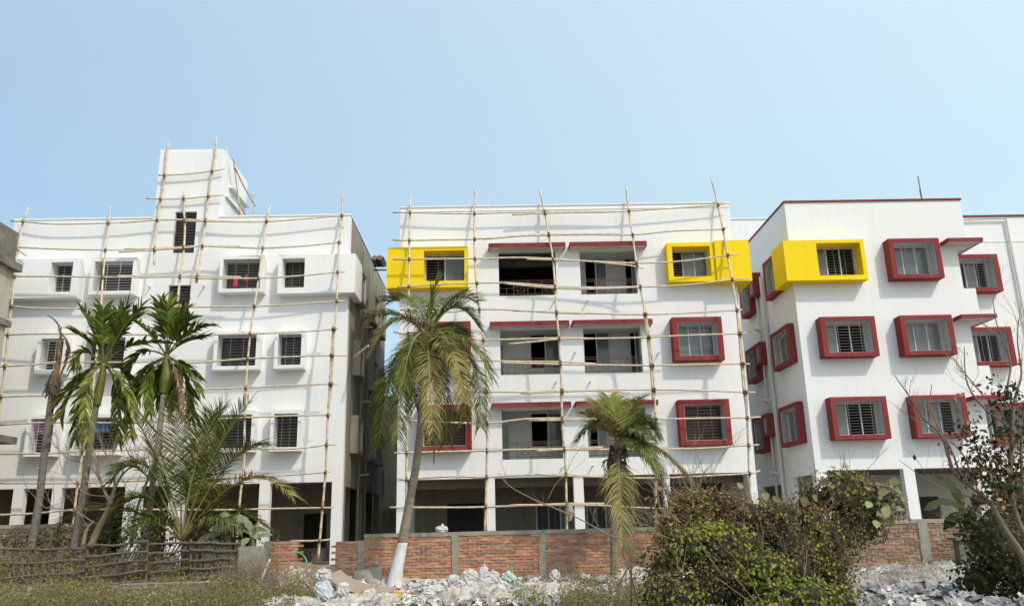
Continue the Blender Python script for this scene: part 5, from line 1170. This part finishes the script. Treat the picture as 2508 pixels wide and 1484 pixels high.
# smaller plastic scraps
m = MB(); mR = MB(); rr = random.Random(77)
for _ in range(4200):
    u = rr.choice([rr.uniform(760, 1420), rr.uniform(1000, 1330), rr.uniform(2110, 2500)]); 
    rt = rr.random() > .55
    x = rr.uniform(6.0, 13) if rt else rr.uniform(-4.3, 3.5); y = rr.uniform(13.5 if rt else 17.2, 21.8)
    c = Vector((x, y, gz(x, y) + rr.uniform(.03, .16 if rt else .09))); s_ = .02 + (.15 if rt else .13) * rr.random() ** 2.2; k = 3; vs = []; a0 = rr.uniform(0, 6.28); tl = Vector((rr.uniform(-.6, .6), rr.uniform(-.9, .3), 1)).normalized(); ax = tl.cross(Vector((math.cos(a0), math.sin(a0), 0))).normalized(); ay = tl.cross(ax)
    for j in range(k + 1):
        for i in range(k + 1): vs.append(c + ax * s_ * (i / k * 2 - 1) * rr.uniform(.7, 1.1) + ay * s_ * (j / k * 2 - 1) * rr.uniform(.6, 1) + tl * s_ * rr.uniform(-.22, .35))
    (mR if rt and rr.random() < .75 else m).add(vs, [(j * (k + 1) + i, j * (k + 1) + i + 1, (j + 1) * (k + 1) + i + 1, (j + 1) * (k + 1) + i) for j in range(k) for i in range(k)])
tag(mR.build('torn_sheeting', 'scrap_d'), 'grey torn sheeting strewn over the rubble at the lower right', 'litter', kind='stuff')
tag(m.build('plastic_scraps', 'scrap'), 'torn white plastic scraps strewn over the rubble', 'litter', kind='stuff')
# boards and slab
def board(pts, w_, th, mk, name, label, cat):
    mb = MB(); vs = []; fs = []; n = len(pts)
    for i, p in enumerate(pts):
        tg = (pts[min(i + 1, n - 1)] - pts[max(0, i - 1)]).normalized(); sd = tg.cross(Vector((0, -.55, .83))).normalized(); nn = sd.cross(tg)
        vs += [p - sd * w_ - nn * th, p + sd * w_ - nn * th, p + sd * w_ + nn * th, p - sd * w_ + nn * th]
    for i in range(n - 1):
        for a in range(4): fs.append((i * 4 + a, i * 4 + (a + 1) % 4, i * 4 + 4 + (a + 1) % 4, i * 4 + 4 + a))
    fs += [(3, 2, 1, 0), (4 * n - 4, 4 * n - 3, 4 * n - 2, 4 * n - 1)]; mb.add(vs, fs)
    return tag(mb.build(name, mk, base=tuple(pts[0])), label, cat)
q4 = lambda x, y: (561.3 + .37866 * x, 922.1 + .37866 * y)
board(bez(P(*q4(672, 1268), 21.2), P(*q4(790, 1390), 20.3), P(*q4(1050, 1398), 19.6), 14), .2, .012, 'ply', 'curved_board', 'warped pale brown board sliding off the soil heap', 'board')
board([P(*q4(1165, 1405), 19.4), P(*q4(1310, 1425), 19.2)], .06, .03, 'wood', 'timber_plank', 'short brown timber plank lying by the yellow sack', 'plank')
board([P(*q4(860, 1390), 19.3), P(*q4(910, 1435), 19.0)], .03, .02, 'wood', 'timber_plank', 'small thin brown stick of timber beneath the curved board', 'plank')
board([P(*q4(1010, 1398), 19.3), P(*q4(1120, 1402), 19.3)], .04, .02, 'wood', 'timber_plank', 'thin dark timber strip at the lower end of the curved board', 'plank')
a, b, c, d = [P(*q4(*p), Yq) for p, Yq in (((805, 1265), 22.7), ((975, 1235), 22.75), ((992, 1312), 22.2), ((815, 1350), 22.1))]
m = MB(); th = Vector((0, .04, .03)); m.add([a, b, c, d, a + th, b + th, c + th, d + th], ((0, 1, 2, 3), (7, 6, 5, 4), (0, 4, 5, 1), (1, 5, 6, 2), (2, 6, 7, 3), (3, 7, 4, 0)))
tag(m.build('concrete_slab', 'conc', base=tuple(d)), 'pale thin concrete slab leaning on the brick wall left of the tall palm', 'slab')
m = MB(); m.tube(bez(P(*q4(432, 1135), 22.6), P(*q4(490, 1140), 22.6), P(*q4(503, 1205), 22.5), 8), .022, 6)
tag(m.build('hose', 'hose', base=tuple(P(*q4(500, 1205), 22.5))), 'green hose curving out of the gap in the brick wall', 'hose')
m = MB(); blob(m, P(*q4(1373, 988), 23.1), (.17, .12, .09), 3, 8, .4); blob(m, P(*q4(1378, 975), 23.1), (.07, .07, .09), 5, 6, .4)
tag(m.build('cloth_bundle', 'sack2', base=tuple(P(*q4(1373, 998), 23.1))), 'small pale bundle resting on the wall coping', 'bundle')
m = MB(); blob(m, zs_(120, 1075, 6.2), (.13, .1, .28), 4, 8, .35); m.tube([zs_(118, 1045, 6.2), zs_(108, 1000, 6.2)], .02, 5)
tag(m.build('hanging_bag', 'ply', base=tuple(zs_(120, 1110, 6.2))), 'tan bag hanging on the scaffold pole beside a ground floor column', 'bag')
m = MB(); a, b = P(*q4(185, 1370), 20.6), P(*q4(262, 1180), 21.2); m.tube([a, b], .03, 6)
tag(m.build('bamboo_pole', 'bamboo', base=tuple(a)), 'short bamboo pole leaning in the dry grass near the concrete blocks', 'pole')
# clothes in the left block's windows
def cloth(u, v, w_, h, Y, mk, label, seed):
    c = P(u, v, Y); mb = MB(); n = 8; vs = []
    for j in range(n + 1):
        for i in range(n + 1):
            a = i / n - .5; t = j / n; vs.append((c.x + a * w_ * (1 - .25 * math.sin(t * 3)), c.y + .025 * math.sin(i * 1.9 + seed), c.z - t * h * (1 + .08 * math.sin(i * 2.1 + seed))))
    mb.add(vs, [(j * (n + 1) + i, j * (n + 1) + i + 1, (j + 1) * (n + 1) + i + 1, (j + 1) * (n + 1) + i) for j in range(n) for i in range(n)])
    o = mb.build('hanging_cloth', mk, base=tuple(c)); md = o.modifiers.new('t', 'SOLIDIFY'); md.thickness = .006
    tag(o, label, 'clothes', 'washing hung in the windows')
cloth(578, 676, .22, .40, LY - .47, 'pink', 'larger pink garment hung in the top right window grille of left block', 1)
cloth(604, 673, .11, .26, LY - .47, 'pink', 'smaller pink garment hung right of the larger one', 2)
cloth(101, 1040, .34, .30, LY - .2, 'purple', 'purple cloth hung in the lowest left window', 3)
cloth(252, 1037, .55, .30, LY - .2, 'teal', 'teal cloth hung in the window behind the yellow green palm', 4)
def curtain(z0_, z1_, Y, label, seed):
    a, b = P(*q8(*z0_)[:2], Y), P(*q8(*z1_)[:2], Y); mb = MB(); n = 10; vs = []
    for j in range(3):
        for i in range(n + 1): vs.append((a.x + (b.x - a.x) * i / n, Y + .02 * math.sin(i * 1.7 + seed), a.z + (b.z - a.z) * j / 2))
    mb.add(vs, [(j * (n + 1) + i, j * (n + 1) + i + 1, (j + 1) * (n + 1) + i + 1, (j + 1) * (n + 1) + i) for j in range(2) for i in range(n)])
    o = mb.build('curtain', 'pinkc', base=tuple(a)); md = o.modifiers.new('t', 'SOLIDIFY'); md.thickness = .006; tag(o, label, 'curtain')
curtain((1345, 178), (1408, 335), RY + .06, 'pale pinkish sheet in the lowest window of the red framed column next to the wing', 1)
curtain((1775, 192), (1835, 320), 31.3 + .06, 'pink curtain in the lowest window of the recessed wing', 2)
for o in bpy.data.objects:
    if '_b' in o: del o['_b']
